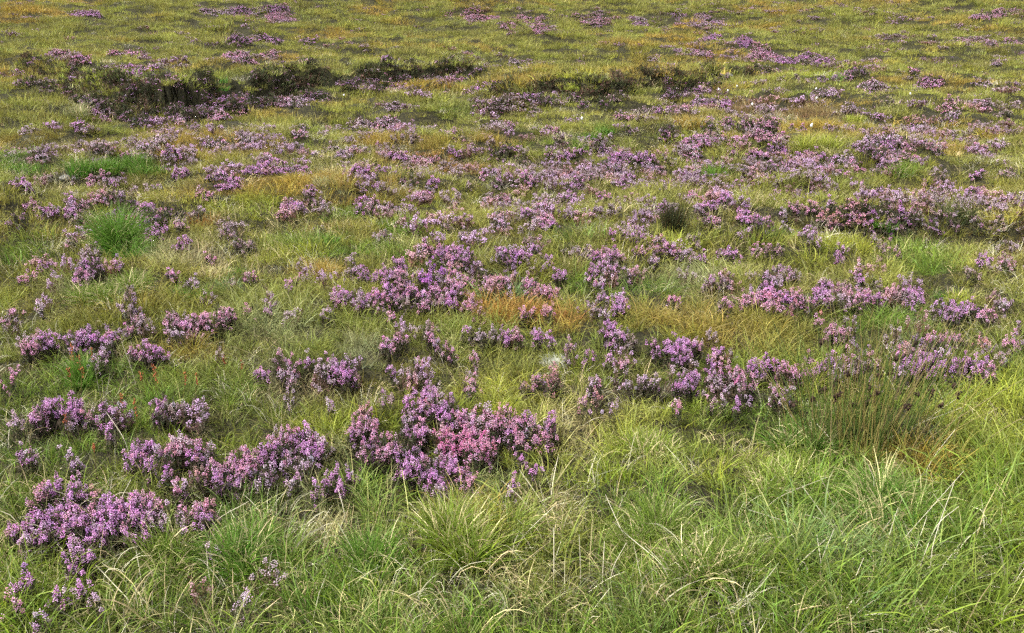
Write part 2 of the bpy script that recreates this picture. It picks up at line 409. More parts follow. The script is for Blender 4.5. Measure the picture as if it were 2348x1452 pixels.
# ------------------------------------------------------------------ heather: where each spray of blossom shows in the photograph
# u v width colour; V violet W vivid violet P pink L lilac M faded mauve R rose H hot pink D dark, few flowers
SPRAYS = """
161 207 30 V;222 161 30 DM;292 158 25 V;307 170 25 V;322 157 25 V;357 157 15 V;405 190 40 P;333 196 30 M;488 209 18 V;
160 195 34 D;185 222 40 D;205 236 36 D;240 243 46 D;262 250 40 D;290 238 44 D;300 258 46 D;322 270 40 D;336 250 44 D;352 240 40 D;
311 229 22 VD;364 244 27 V;396 244 44 D;395 228 30 D;433 233 27 V;440 250 46 D;477 239 36 V;470 253 30 D;508 226 27 V;512 246 18 V;530 240 40 D;
547 229 40 RD;575 228 44 D;600 218 44 D;620 224 40 D;638 218 26 VD;655 205 40 D;
211 252 26 P;226 263 34 V;185 290 35 V;195 300 24 L;355 280 36 V;385 292 30 L;401 265 20 V;418 270 22 V;464 263 18 V;418 279 18 L;
503 266 50 PL;560 244 40 P;640 233 50 PL;442 290 30 M;379 311 28 L;381 320 44 L;230 333 30 MV;248 344 30 M;298 335 18 MD;338 338 45 L;
287 355 20 P;346 355 40 M;396 353 42 VL;475 329 30 LV;510 331 30 PL;569 320 52 L;597 333 25 M;647 324 25 L;645 348 15 L;612 360 35 PL;
630 368 35 V;582 390 46 V;621 386 58 VP;656 392 20 V;414 397 32 V;536 380 18 L;501 401 38 VL;527 416 54 VP;385 377 30 L;436 370 30 L;
224 418 40 P;259 421 22 V;167 416 16 L;462 435 18 P;361 424 20 L;
795 192 34 D;815 185 30 D;838 196 34 D;862 198 32 D;885 180 34 D;905 172 38 D;925 178 34 D;890 165 26 DV;950 172 38 D;975 170 34 D;1010 162 30 D;1029 170 20 P;1079 170 30 D;1050 158 40 D;1095 160 30 D;
908 198 35 VP;1024 185 32 V;1048 182 25 P;915 187 18 V;967 185 24 M;673 205 26 P;706 222 24 V;721 225 27 P;688 235 50 L;740 215 34 D;715 212 30 D;815 202 12 L;
847 209 40 M;967 215 25 ML;1111 196 26 V;1083 209 36 V;1140 202 26 VD;1020 218 24 M;902 244 38 L;1150 235 40 D;1109 250 30 PM;1129 239 18 P;
884 283 60 LP;832 294 50 L;919 290 27 P;869 300 20 L;930 310 28 L;950 300 18 V;993 292 13 L;1020 305 26 MV;1042 303 9 V;695 290 20 L;688 307 30 LP;738 305 20 L;
804 320 24 MD;839 318 14 M;950 319 28 M;967 324 14 M;869 335 14 V;1057 318 28 MD;1096 294 16 M;1140 292 40 L;1168 292 20 V;684 342 35 L;764 335 22 L;812 343 20 V;793 348 45 L;723 353 20 L;
911 356 44 V;967 368 40 P;996 364 20 P;1031 342 18 L;1044 353 22 V;1085 344 26 V;1142 348 44 D;1163 337 26 D;684 386 46 MV;788 392 13 V;826 392 46 V;873 389 20 VL;941 392 14 V;
1124 394 40 LV;1109 405 20 P;921 412 26 D;948 414 22 D;994 420 28 V;832 425 30 LV;869 427 20 V;858 407 18 M;1142 420 14 V;1078 423 14 L;708 436 24 V;978 434 22 L;
1215 220 40 DV;1240 224 36 D;1261 231 26 D;1314 222 32 DM;1340 239 28 D;1388 235 36 D;1414 220 44 MD;1540 211 44 D;1534 191 25 V;1588 207 48 VM;1636 187 28 D;1655 176 26 D;
1418 171 16 M;1497 163 20 L;1612 163 20 M;1601 233 36 VL;1654 237 46 V;1527 250 44 VM;1564 250 36 P;1662 246 30 V;1473 259 30 M;1420 259 16 L;1431 269 36 P;1322 268 20 L;
1226 252 24 M;1255 294 18 V;1272 298 24 P;1534 292 44 D;1628 272 16 V;1669 279 40 DP;1623 285 36 D;1438 294 24 D;1460 298 14 L;1403 313 14 L;1368 327 26 D;
1595 325 60 PV;1628 327 26 V;1636 313 48 MP;1654 322 18 L;1551 324 30 M;1534 309 26 P;1381 342 44 VM;1333 344 18 V;1309 353 26 VP;1259 353 11 P;1285 359 15 V;1309 365 14 V;1279 335 38 M;
1420 359 46 V;1479 357 40 V;1451 361 22 VM;1577 340 40 L;1588 355 40 PL;1534 366 30 M;1588 374 22 LV;1680 337 20 P;1680 348 20 P;1180 342 13 V;1196 372 38 M;1283 385 30 ML;1344 381 30 L;
1407 388 46 D;1398 380 26 P;1490 392 26 LV;1508 392 20 P;1211 407 36 PV;1248 405 30 L;1316 405 48 R;1322 425 48 MV;1355 409 11 V;1427 418 50 VL;1447 407 22 V;1573 407 26 V;1604 409 32 V;1523 431 15 M;1180 420 16 L;1682 423 20 V;
1697 178 20 M;1747 163 30 DM;1784 163 22 VD;1967 157 46 D;1935 163 26 P;2098 163 26 DP;1830 178 13 M;1945 185 26 MP;1791 180 22 M;2126 191 46 PV;2159 189 20 P;2002 203 58 LP;1898 213 40 L;1793 213 28 V;1865 213 20 M;
2188 231 26 P;1948 244 26 L;1959 257 26 L;2035 239 26 M;2170 248 40 P;1998 248 16 M;2020 268 20 V;2089 276 26 RD;2146 274 20 M;2177 276 26 MV;2185 261 26 L;
1760 281 56 DP;1714 283 48 DP;1812 294 11 V;1838 295 13 V;1758 307 64 P;1730 307 36 P;1793 313 30 P;1760 257 38 M;1906 296 26 M;1967 296 26 MP;2085 298 50 VL;2111 294 46 L;
2035 318 56 LV;2002 324 40 L;1976 337 40 LV;2054 322 32 ML;2013 342 40 D;2035 348 48 MV;2081 333 28 P;2133 335 36 PM;2148 344 24 M;2181 307 24 L;
1699 333 26 V;1697 316 30 P;1780 342 36 VD;1795 344 16 V;1741 351 44 PV;1721 364 26 VL;1847 357 36 PV;1880 362 26 V;1943 364 44 L;1821 370 40 P;1806 379 26 P;1856 375 40 L;1908 372 24 V;1904 390 46 VL;1937 397 16 P;1963 385 36 P;1732 383 26 RP;1762 390 48 MV;1714 396 28 D;1747 405 26 P;
2035 370 50 P;2100 368 26 P;2011 390 30 M;2078 361 30 MP;1878 409 26 MP;1976 423 20 MP;2140 399 26 M;2161 416 28 DM;2153 429 22 V;2013 436 16 V;1690 423 16 V;
157 455 22 V;165 486 28 V;237 449 40 PM;194 464 30 PM;333 477 42 V;340 488 40 D;292 499 40 RD;346 499 50 D;368 503 30 D;366 484 11 P;410 510 22 PM;329 508 22 P;357 532 42 V;418 554 34 V;174 506 26 MV;455 484 26 LM;244 512 20 M;
473 447 30 P;281 460 44 D;300 470 34 D;272 599 22 V;200 604 40 VD;215 612 40 D;207 573 36 ML;183 632 34 PV;163 554 26 PM;484 591 22 P;388 621 15 V;398 628 12 P;440 645 28 L;298 704 28 LM;290 676 20 M;
521 514 38 M;525 536 36 ML;543 556 26 M;571 560 30 M;652 466 20 V;654 490 22 P;571 638 30 PM;532 643 22 M;658 652 16 V;510 717 48 PM;569 704 16 P;617 708 13 V;401 486 46 D;
668 470 40 VP;682 476 34 V;706 447 26 M;732 466 30 L;830 460 26 V;825 475 22 V;858 466 20 P;850 475 18 P;967 445 40 P;935 475 24 LV;895 479 40 L;1039 443 22 L;1150 455 40 P;1111 462 20 L;974 503 20 P;1022 512 24 M;1142 492 46 LM;1148 510 34 L;
734 525 24 M;880 536 36 ML;1063 540 26 LM;1102 540 24 L;806 588 18 L;978 567 28 P;963 577 28 L;1011 573 34 VP;1041 573 46 VP;1065 577 32 V;1033 588 30 P;1072 590 32 DV;1011 586 30 D;1050 592 30 VD;
1153 577 42 LV;1185 582 46 V;1163 592 26 D;913 606 28 V;836 623 28 V;812 623 24 L;880 623 42 V;917 628 36 P;989 612 22 WV;967 632 32 WV;983 647 22 WV;993 628 20 WV;1015 625 28 WV;1041 604 28 PR;1039 625 28 P;1076 639 28 PM;1098 608 20 L;
1142 643 54 PR;1116 650 26 P;1044 652 40 P;880 652 20 V;771 673 32 VM;793 676 32 V;767 687 24 P;823 676 28 M;828 693 24 V;852 687 30 V;867 678 32 PV;889 665 28 V;919 660 24 P;943 669 36 PV;989 671 42 PV;1011 676 32 P;1041 673 36 VP;1037 693 32 V;1076 697 30 PV;935 689 30 M;978 691 34 DM;869 695 24 P;967 697 24 P;905 684 30 PV;1008 694 28 M;
666 645 16 P;684 632 13 P;1168 667 18 L;749 717 22 L;902 719 16 P;
1298 455 50 VL;1310 452 26 V;1388 449 32 PV;1207 488 30 V;1242 473 48 PL;1252 506 48 PV;1236 502 26 P;1183 462 22 L;1523 471 32 V;1588 449 36 PV;1630 447 36 PR;1662 455 36 V;1621 471 36 V;1636 503 30 PL;1597 482 24 L;
1457 523 40 LV;1436 530 40 L;1479 523 26 L;1399 534 20 V;1466 545 28 V;1510 549 28 PL;1468 573 28 PR;1501 569 22 P;1540 571 36 PV;1527 564 22 V;1577 582 30 L;1606 588 20 V;1499 593 26 L;1229 569 22 VM;1213 551 28 M;
1261 586 18 V;1403 582 46 PV;1362 582 32 VP;1382 580 30 P;1362 619 28 V;1385 610 24 V;1405 617 32 LV;1392 597 36 M;1453 617 20 P;1444 625 18 L;1283 625 30 V;1220 649 38 P;1231 664 22 R;1261 667 40 P;1357 643 22 P;1377 647 24 LV;
1385 684 36 LV;1423 680 32 LV;1420 700 34 V;1370 702 16 L;1388 715 13 L;1202 713 16 P;1218 708 14 P;1255 708 30 RP;1665 580 36 VL;1593 551 30 M;1638 645 30 VM;1665 639 30 M;1545 687 26 P;1665 693 30 PM;
1780 442 22 V;1900 462 32 LV;1858 473 27 P;1823 471 24 P;1998 442 24 V;2155 440 50 MP;2111 445 34 PM;2065 451 32 LM;2035 460 36 DM;2133 462 46 DM;2074 488 36 V;2096 479 20 VP;1996 506 36 VP;2039 503 24 V;1943 482 48 PR;1969 493 48 RP;1895 503 46 RP;1921 501 34 R;1795 486 24 L;1708 486 26 V;1719 499 52 VP;1756 503 30 PV;1741 512 36 D;1856 530 32 LV;1865 547 26 L;2007 540 16 L;1808 521 26 L;
2110 500 46 DM;2150 490 40 MD;2185 500 44 DM;2140 515 40 D;2060 510 40 DM;2030 512 30 MD;
1931 578 28 V;1924 591 22 V;2015 558 26 M;2052 571 24 PM;1745 573 40 MP;1693 584 16 V;1784 571 24 M;1769 630 40 MD;1791 626 44 MV;1817 626 36 MV;1758 656 26 V;1773 650 24 VD;1760 640 30 D;1969 619 26 LP;1978 636 9 V;2007 641 22 M;
1887 650 36 VM;1937 660 32 PD;1889 669 40 V;1874 675 24 V;1900 684 24 LV;1714 689 36 P;1747 682 40 P;1773 680 40 PH;1799 684 40 V;1826 682 36 P;1821 700 22 R;1852 686 24 PL;1770 696 40 P;1985 676 34 PV;2013 682 30 V;2046 669 32 P;2057 678 26 M;2089 671 36 V;2107 682 26 VL;1937 689 26 L;1959 689 26 P;2155 704 30 LV;2183 702 32 V;2188 715 26 V;1882 721 20 PR;2087 697 15 V;
159 772 28 VD;200 767 42 V;213 774 30 V;252 767 24 VP;163 794 18 L;244 778 16 V;242 796 24 LV;226 820 30 L;431 743 32 PV;466 733 34 P;396 737 40 PM;450 738 30 P;399 765 24 L;309 739 40 PM;
340 804 38 VP;366 807 26 V;307 804 26 PL;597 848 26 V;654 850 28 L;641 818 26 PM;163 927 42 V;187 942 32 PV;160 945 30 V;242 938 38 LV;272 931 24 VL;167 961 20 L;235 968 18 V;257 985 16 V;
368 933 42 VM;407 935 42 ML;451 922 32 ML;385 940 30 M;462 957 20 LM;654 996 28 PV;632 1007 26 P;671 831 22 P;706 824 20 VL;734 835 28 L;760 833 28 V;784 846 42 V;802 857 22 V;790 862 26 VD;671 866 20 L;
889 783 28 PV;915 770 30 PM;989 767 22 P;1002 785 14 L;1028 798 24 PM;985 750 30 M;1068 761 16 V;1094 767 32 L;1163 765 32 V;1130 766 22 L;897 848 17 V;961 833 20 P;950 850 24 MP;1087 822 11 P;1083 874 24 PM;1075 884 14 P;
983 900 38 V;884 909 28 MV;939 916 32 V;1002 911 26 V;1033 918 24 MV;961 935 34 PV;1009 933 38 V;832 942 32 PR;823 964 32 P;850 975 34 PV;823 981 32 P;812 990 26 V;860 990 26 P;893 1003 22 P;935 959 26 L;
965 972 26 P;959 988 36 PV;974 992 26 P;1022 957 26 V;1048 959 42 PV;1076 951 36 P;1120 961 42 P;1148 946 32 RP;1168 961 24 P;1083 979 28 P;1131 977 36 P;1160 980 30 PV;1015 1007 30 HP;1065 994 36 HP;1109 1001 36 HP;1083 1010 32 HP;1040 1004 26 HP;
703 994 46 V;671 996 32 PV;725 999 24 L;756 920 18 L;668 911 22 L;1401 740 16 V;1399 752 20 V;1390 765 18 V;1416 770 40 VM;1447 774 32 M;1231 767 26 V;1187 765 22 P;1263 774 20 V;1303 789 16 P;1348 807 22 V;1401 811 20 V;1429 824 16 P;
1497 785 22 VP;1505 802 20 V;1532 787 34 V;1566 787 44 V;1564 804 40 V;1540 813 22 V;1599 791 26 PL;1645 809 26 V;1632 818 18 V;1268 862 34 R;1266 874 30 RD;1235 866 26 PM;1202 883 24 RM;1438 879 22 L;1473 874 36 L;1501 872 22 L;1366 874 24 PL;1352 882 18 L;
1573 874 40 V;1558 883 28 V;1593 866 28 V;1632 852 22 V;1643 866 30 VL;1678 859 26 P;1656 848 22 P;1553 922 22 P;1368 905 20 R;1630 918 18 P;1660 909 20 L;1183 966 30 P;1196 972 26 P;1266 972 26 VP;1183 988 30 P;1257 980 28 P;1224 988 40 PL;1246 1007 28 P;1338 924 18 P;1403 931 22 L;1205 948 13 V;1270 960 20 V;
1736 837 36 V;1754 831 30 V;1780 835 32 VP;1693 850 24 P;1695 868 24 HP;1727 872 22 P;1806 848 40 P;1828 850 26 P;1850 850 24 P;1878 846 22 V;1854 826 22 P;1898 820 28 V;1917 822 22 PV;1948 818 30 PV;1930 848 40 LM;1961 839 30 M;2002 815 22 P;1978 828 30 M;
2068 800 14 PV;2076 796 26 RP;2105 783 40 D;2140 778 32 P;2161 778 24 PD;2192 778 24 PD;2140 792 36 D;2076 837 32 V;2100 835 32 V;2126 828 42 V;2153 831 34 V;2185 839 28 V;2063 848 24 L;2174 811 22 L;1911 759 32 P;1937 765 28 PM;1703 894 26 L;1778 898 30 PL;1808 896 20 L;1695 927 12 V;
324 1023 46 V;303 1047 38 VP;340 1025 30 V;359 1038 26 L;344 1062 22 V;403 1031 42 P;390 1022 30 PL;423 1018 30 P;449 1040 30 V;462 1018 28 P;477 1034 24 L;383 1082 20 V;380 1050 40 D;
451 1084 34 RP;486 1066 30 P;490 1079 30 P;547 1062 42 PV;521 1064 28 P;564 1042 32 P;575 1055 36 P;571 1075 36 P;610 1042 38 V;621 1034 30 V;641 1045 24 V;641 1020 16 VP;503 1101 36 V;534 1099 26 VP;599 1106 26 L;614 1079 26 L;654 1066 18 L;600 1085 50 D;
423 1106 26 PL;409 1123 18 P;161 1051 22 L;172 1053 18 L;178 1110 30 V;167 1130 30 V;159 1140 22 V;181 1132 26 VP;213 1127 16 RP;242 1136 18 V;
303 1154 52 V;331 1156 46 P;353 1164 32 P;324 1171 44 V;270 1169 46 VP;248 1167 36 V;259 1184 40 V;222 1193 34 V;248 1202 42 V;224 1210 30 VL;233 1223 24 V;340 1188 46 V;311 1188 40 V;290 1204 28 VP;163 1167 36 V;163 1188 36 PV;178 1202 42 V;209 1184 40 PV;303 1223 26 V;338 1223 13 V;377 1182 26 L;403 1184 18 L;360 1200 26 L;
466 1160 42 PR;451 1164 32 P;464 1182 32 V;431 1202 30 LV;427 1173 20 P;488 1245 28 VL;159 1241 22 LV;174 1273 32 V;191 1263 22 V;159 1289 20 V;200 1273 20 V;
693 1027 26 V;721 1036 42 V;714 1049 30 V;675 1053 32 LP;688 1075 22 L;673 1092 20 L;708 1064 28 L;771 1090 26 V;749 1103 22 V;799 1086 24 LV;780 1116 12 V;723 1121 12 V;
852 1018 30 PV;836 1040 18 P;884 1031 36 P;915 1027 24 VP;913 1062 20 V;937 1047 22 V;963 1053 36 PV;945 1073 46 V;960 1078 30 V;989 1095 42 V;1000 1053 22 L;1015 1053 14 P;1033 1064 42 V;1050 1066 24 V;1061 1082 22 PV;1078 1086 22 P;1024 1086 22 V;1022 1108 18 V;1002 1116 18 L;1076 1108 26 PM;1000 1075 60 D;930 1020 60 D;860 1015 50 D;
1020 1018 36 HP;1050 1024 26 HP;1072 1031 34 HP;1124 1021 34 HP;1116 1034 26 P;1090 1045 24 P;1166 1121 15 L;1195 1045 16 V;1225 1075 14 V;1180 1100 14 V;1200 1010 26 P;
105 775 40 V;70 790 30 P;120 930 44 V;85 945 36 PV;40 960 30 L;120 1110 40 V;90 1135 36 P;125 1180 46 V;80 1190 44 V;40 1205 40 PV;100 1220 40 V;60 1240 30 L;110 485 36 V;70 470 30 PM;40 500 40 D;110 610 36 VD;60 630 26 P;120 290 30 V;60 300 30 L;110 195 30 D;60 185 34 D;40 170 24 V;90 350 30 L;40 345 24 P;110 410 26 M;50 420 34 V;30 720 30 PM;90 700 24 L;60 1040 36 LV;20 860 24 P;
2230 830 40 V;2262 842 34 PV;2300 815 26 M;2225 705 36 V;2260 715 30 P;2310 690 30 L;2240 500 40 DM;2290 510 40 M;2270 470 40 MP;2235 440 36 V;2240 340 40 PM;2290 330 30 L;2240 250 36 P;2300 260 30 M;2250 190 36 L;2310 200 24 M;2240 400 26 V;2310 395 34 M;2260 590 26 V;2230 620 26 M;2310 600 28 PM;2320 780 26 P;2250 780 26 RP;
180 1335 30 V;140 1360 34 VL;220 1370 24 L;60 1330 36 V;30 1390 30 P;90 1420 26 L;560 1380 20 L;
190 140 26 V;420 142 22 M;560 138 20 D;700 142 24 P;1180 140 24 L;1330 142 20 M;1500 140 18 L;1850 142 24 M;2010 140 26 P;2180 145 22 M;2290 143 26 L;80 143 24 V;900 143 20 M
"""
E = []
for it in SPRAYS.replace('\n', ' ').split(';'):
    it = it.split()
    if len(it) == 4:
        E.append((float(it[0]), float(it[1]), float(it[2]), it[3]))
_r = np.random.default_rng(99)
for _ in range(16):        # drifts of bushes up the hillside beyond
    a, b, k_ = _r.uniform(0, 2348), 140 - 130 * _r.random(), str(_r.choice(['V', 'P', 'L', 'D', 'LV', 'PM', 'DV']))
    for _ in range(_r.integers(3, 7)):
        E.append((a + _r.normal(0, 55), float(np.clip(b + _r.normal(0, 5), 3, 148)), _r.uniform(22, 46), k_))
EU, EV, EW = (np.array([e[k] for e in E]) for k in range(3))
EC = [e[3] for e in E]
EW = np.where((EU > 1880) & (EV > 440) & (EV < 520), EW * .74, EW)

FLOWER = {'V': (0.75, 0.38, 0.74), 'W': (0.65, 0.25, 0.80), 'P': (0.88, 0.43, 0.65), 'L': (0.75, 0.54, 0.72), 'M': (0.55, 0.39, 0.44),
          'R': (0.78, 0.40, 0.44), 'H': (0.93, 0.30, 0.56), 'D': (0.46, 0.26, 0.44)}
FLOWERING = {'V': 0.92, 'W': 1.0, 'P': 0.92, 'L': 0.75, 'M': 0.6, 'R': 0.85, 'H': 1.0, 'D': 0.28}

# canopy height of the heather grows a little with the plant's real size
_fd = CAM_H * FPX / np.maximum(EV - HOR, 80)
EWM = EW * np.sqrt(_fd ** 2) / FPX                       # real width, first guess
LIFT = np.where([c[0] == 'D' for c in EC], np.clip(.09 + .2 * EWM, .09, .17), np.clip(0.105 + 0.02 * EWM - .05 * sm(5, 12, _fd), 0.06, 0.125))
EX, EY = at(EU, EV, LIFT)
EZ = terrain(EX, EY)
EDIST = np.sqrt(EX ** 2 + EY ** 2 + (CAM_H - EZ) ** 2)
EWM = EW * EDIST / FPX
_lod = np.clip(EDIST / 4.2, 1.0, 7.0)

# ---- sprays that touch grow from one plant
par = list(range(len(E)))
bb = [[EU[i] - EW[i] / 2, EU[i] + EW[i] / 2, EV[i] - EW[i] * .3, EV[i] + EW[i] * .3] for i in range(len(E))]
def find(i):
    while par[i] != i:
        par[i] = par[par[i]]
        i = par[i]
    return i
pairs = []
for i in range(len(E)):
    for j in range(i + 1, len(E)):
        du, dv = abs(EU[i] - EU[j]), abs(EV[i] - EV[j])
        near = 1.0 if EV[i] > 700 else 0.6
        gu = 0.5 * (EW[i] + EW[j]) + 8 * near - du
        gv = 0.42 * (EW[i] + EW[j]) + 8 * near - dv
        if gu > 0 and gv > 0 and abs(EY[i] - EY[j]) < 0.12 * EY[i] + 0.1:
            warm = (EC[i][0] in 'HR') == (EC[j][0] in 'HR')
            pairs.append((du + 1.6 * dv + (0 if warm else 60), i, j))
for _, i, j in sorted(pairs):
    a, b = find(i), find(j)
    if a == b:
        continue
    n = [min(bb[a][0], bb[b][0]), max(bb[a][1], bb[b][1]), min(bb[a][2], bb[b][2]), max(bb[a][3], bb[b][3])]
    cap = 60 + 0.16 * max(EV[i] - 250, 0)
    if n[1] - n[0] > cap or n[3] - n[2] > cap * .62:
        continue
    par[b] = a
    bb[a] = n
PLANTS = {}
for i in range(len(E)):
    PLANTS.setdefault(find(i), []).append(i)

# ---- geometry of shoots, florets and leaflets, all in numpy
_f3 = np.array([[math.cos(a), math.sin(a), 0] for a in (0, 2.094, 4.189)])
FLORET_V = np.concatenate([_f3 * 0.5, [[0, 0, 0.75]], [[0, 0, -0.45]]])      # a little bell
FLORET_F = np.array([[0, 1, 3], [1, 2, 3], [2, 0, 3], [1, 0, 4], [2, 1, 4], [0, 2, 4]])
LEAF_V = np.array([[-0.5, 0, 0], [0.5, 0, 0], [0.12, 0, 1.0], [-0.12, 0, 1.0]])
LEAF_F = np.array([[0, 1, 2, 3]])

def rot_to(d, spin):
    """frames whose z axis is d (n,3)"""
    d = d / np.linalg.norm(d, axis=1, keepdims=True)
    h = np.where(np.abs(d[:, 2:3]) > 0.95, np.array([[1.0, 0, 0]]), np.array([[0, 0, 1.0]]))
    x = np.cross(h, d); x /= np.linalg.norm(x, axis=1, keepdims=True)
    y = np.cross(d, x)
    c, s = np.cos(spin)[:, None], np.sin(spin)[:, None]
    return np.stack([x * c + y * s, y * c - x * s, d], -1)      # columns

def stamp(Vt, Ft, pos, R, scale):
    """copies of a template: scale (n,3)"""
    n, k = len(pos), len(Vt)
    V = np.einsum('nij,nkj->nki', R, Vt[None] * scale[:, None, :]) + pos[:, None, :]
    F = Ft[None] + (np.arange(n) * k)[:, None, None]
    return V.reshape(-1, 3), F.reshape(-1, Ft.shape[1])

def tubes(P0, P1, P2, r0, r1, sides=3):
    """bent tapering stems through three points"""
    n = len(P0)
    rings = []
    for P, r in ((P0, r0), (P1, (r0 + r1) / 2), (P2, r1)):
        a = np.arange(sides) * 2 * math.pi / sides
        rings.append(P[:, None, :] + np.stack([np.cos(a), np.sin(a), a * 0], -1)[None] * np.reshape(r, (-1, 1, 1)))
    V = np.concatenate(rings, 1)
    F = []
    for k in range(2):
        for s in range(sides):
            t = (s + 1) % sides
            F.append([k * sides + s, k * sides + t, (k + 1) * sides + t, (k + 1) * sides + s])
    F = np.array(F)
    return V.reshape(-1, 3), (F[None] + (np.arange(n) * 3 * sides)[:, None, None]).reshape(-1, 4)

def shoots_for(X, Y, wm, lod, code, lift, rs):
    """tips, bases and looks of the shoots of one spray"""
    rx, ry = wm * 0.55, wm * 0.62
    sp = 0.0135 * lod ** 0.82
    n = int(np.clip(math.pi * rx * ry / (sp * sp), 8, 230))
    if code[0] == 'D':
        n = int(n * 0.8)
    rho, ph = np.sqrt(rs.random(n)), rs.random(n) * 2 * math.pi
    dx, dy = rx * rho * np.cos(ph), ry * rho * np.sin(ph)
    x, y = X + dx + rs.normal(0, sp * .5, n), Y + dy + rs.normal(0, sp * .5, n)
    zt = terrain(x, y) + lift * (0.72 + 0.5 * np.sqrt(np.maximum(0, 1 - rho ** 2)) * 0.8) + rs.normal(0, 0.015 + 0.003 * lod, n)
    bx, by = x - dx * 0.45 + rs.normal(0, .012, n), y - dy * 0.45 + rs.normal(0, .012, n)
    zb = terrain(bx, by) - 0.01
    tip = np.stack([x, y, np.maximum(zt, zb + 0.05)], 1)
    base = np.stack([bx, by, zb], 1)
    codes = np.array(list(code))[(rs.random(n) < (0.38 if len(code) > 1 else 0)).astype(int)] if len(code) > 1 else np.array([code] * n)
    return tip, base, codes

DARKLEAF = np.array([(0.030, 0.042, 0.018), (0.045, 0.055, 0.022), (0.055, 0.036, 0.024), (0.075, 0.085, 0.03), (0.10, 0.075, 0.05), (0.13, 0.11, 0.085)])
DLP = np.array([.3, .26, .2, .12, .08, .04])

def heather_parts(tip, base, codes, lod, rs):
    """blossom, foliage and stem arrays for a set of shoots"""
    n = len(tip)
    axis = tip - base
    L = np.linalg.norm(axis, axis=1)
    up = np.tile([[0, 0, 1.0]], (n, 1))
    d = axis / L[:, None] * 0.5 + up * 0.6 + rs.normal(0, 0.38, (n, 3))
    d /= np.linalg.norm(d, axis=1, keepdims=True)
    spike = rs.uniform(0.014, 0.036, n)
    foot = tip - d * spike[:, None]
    # stems
    mid = base * 0.45 + foot * 0.55 + rs.normal(0, 0.008, (n, 3))
    SV, SF = tubes(base, mid, foot + d * spike[:, None] * .9, 0.0016 * lod ** .7, 0.0009 * lod ** .7)
    # florets
    fl = np.array([FLOWERING[c] for c in codes])
    has = rs.random(n) < fl
    per = max(5, int(19 / lod ** 0.8))
    idx = np.repeat(np.nonzero(has)[0], per)
    if len(idx):
        s = np.tile((np.arange(per) + 0.5) / per, len(idx) // per) + rs.normal(0, 0.08, len(idx))
        ph = np.tile(np.arange(per) * 2.4, len(idx) // per) + np.repeat(rs.random(len(idx) // per) * 6.28, per)
        fr = rot_to(d[idx], ph)
        rad = (0.0048 * lod ** 1.05) * (1.15 - 0.55 * np.clip(s, 0, 1))
        pos = foot[idx] + d[idx] * (s * spike[idx])[:, None] + fr[:, :, 0] * rad[:, None]
        dirn = fr[:, :, 0] * 0.8 + d[idx] * 0.5 + rs.normal(0, 0.2, (len(idx), 3))
        size = (0.0042 * lod ** 0.97) * rs.uniform(0.65, 1.35, len(idx)) * (1.12 - 0.35 * np.clip(s, 0, 1))
        BV, BF = stamp(FLORET_V, FLORET_F, pos, rot_to(dirn, rs.random(len(idx)) * 6.28), np.repeat(size[:, None], 3, 1) * [[1, 1, 1.15]])
        base_c = np.array([FLOWER[c] for c in codes])
        tone = rs.uniform(0.72, 1.15, n)[:, None]
        hue = rs.normal(0, 0.035, (n, 3))
        c = np.clip(base_c * tone + hue, 0.02, 0.9)[idx]
        f = rs.random(len(idx))
        c = np.where((f < 0.10)[:, None], c * 0.35 + np.array([[0.26, 0.16, 0.10]]) * 0.65, c)       # spent, brown
        c = np.where((f > 0.86)[:, None], np.clip(c * 1.0 + 0.13, 0, 0.85), c)                          # fresh, pale
        BC = np.repeat(np.clip(c * rs.uniform(.8, 1.2, (len(idx), 1)), .01, .9), len(FLORET_V), 0)
    else:
        BV, BF, BC = np.zeros((0, 3)), np.zeros((0, 3), int), np.zeros((0, 3))
    # leaflets along the shoot, and up among the flowers
    pl = max(8, int(18 / lod ** 0.6))
    ii = np.repeat(np.arange(n), pl)
    s = rs.uniform(0.30, 1.03, len(ii))
    s = np.where(has[ii], s * 0.78, s)
    q = np.where((s < 0.8)[:, None], base[ii] + (foot[ii] - base[ii]) * np.minimum(s / 0.8, 1)[:, None],
                 foot[ii] + d[ii] * (spike[ii] * (s - 0.8) / 0.2)[:, None])
    dl = rs.normal(0, 0.55, (len(ii), 3)) + np.array([[0, 0, 0.8]])
    wl = rs.uniform(0.0026, 0.0050, len(ii)) * lod ** .9
    ll = rs.uniform(0.010, 0.024, len(ii)) * lod ** .75
    LV, LF = stamp(LEAF_V, LEAF_F, q, rot_to(dl, rs.random(len(ii)) * 6.28), np.stack([wl, wl, ll], 1))
    LC = DARKLEAF[rs.choice(len(DARKLEAF), len(ii), p=DLP)] * rs.uniform(0.7, 1.35, (len(ii), 1))
    faded = np.isin(codes, ['M', 'L', 'R'])[ii]
    LC = np.where(faded[:, None], LC * 0.6 + np.array([[0.10, 0.085, 0.055]]) * 0.5, LC)
    LC = np.repeat(LC, 4, 0)
    return (BV, BF, BC), (LV, LF, LC), (SV, SF)

def join(parts):
    V, F, A = [], [], {}
    o = 0
    for v, f, at_ in parts:
        V.append(v); F.append(f + o); o += len(v)
        for k, a in at_.items():
            A.setdefault(k, []).append(a)
    return np.concatenate(V), np.concatenate(F), {k: np.concatenate(a) for k, a in A.items()}

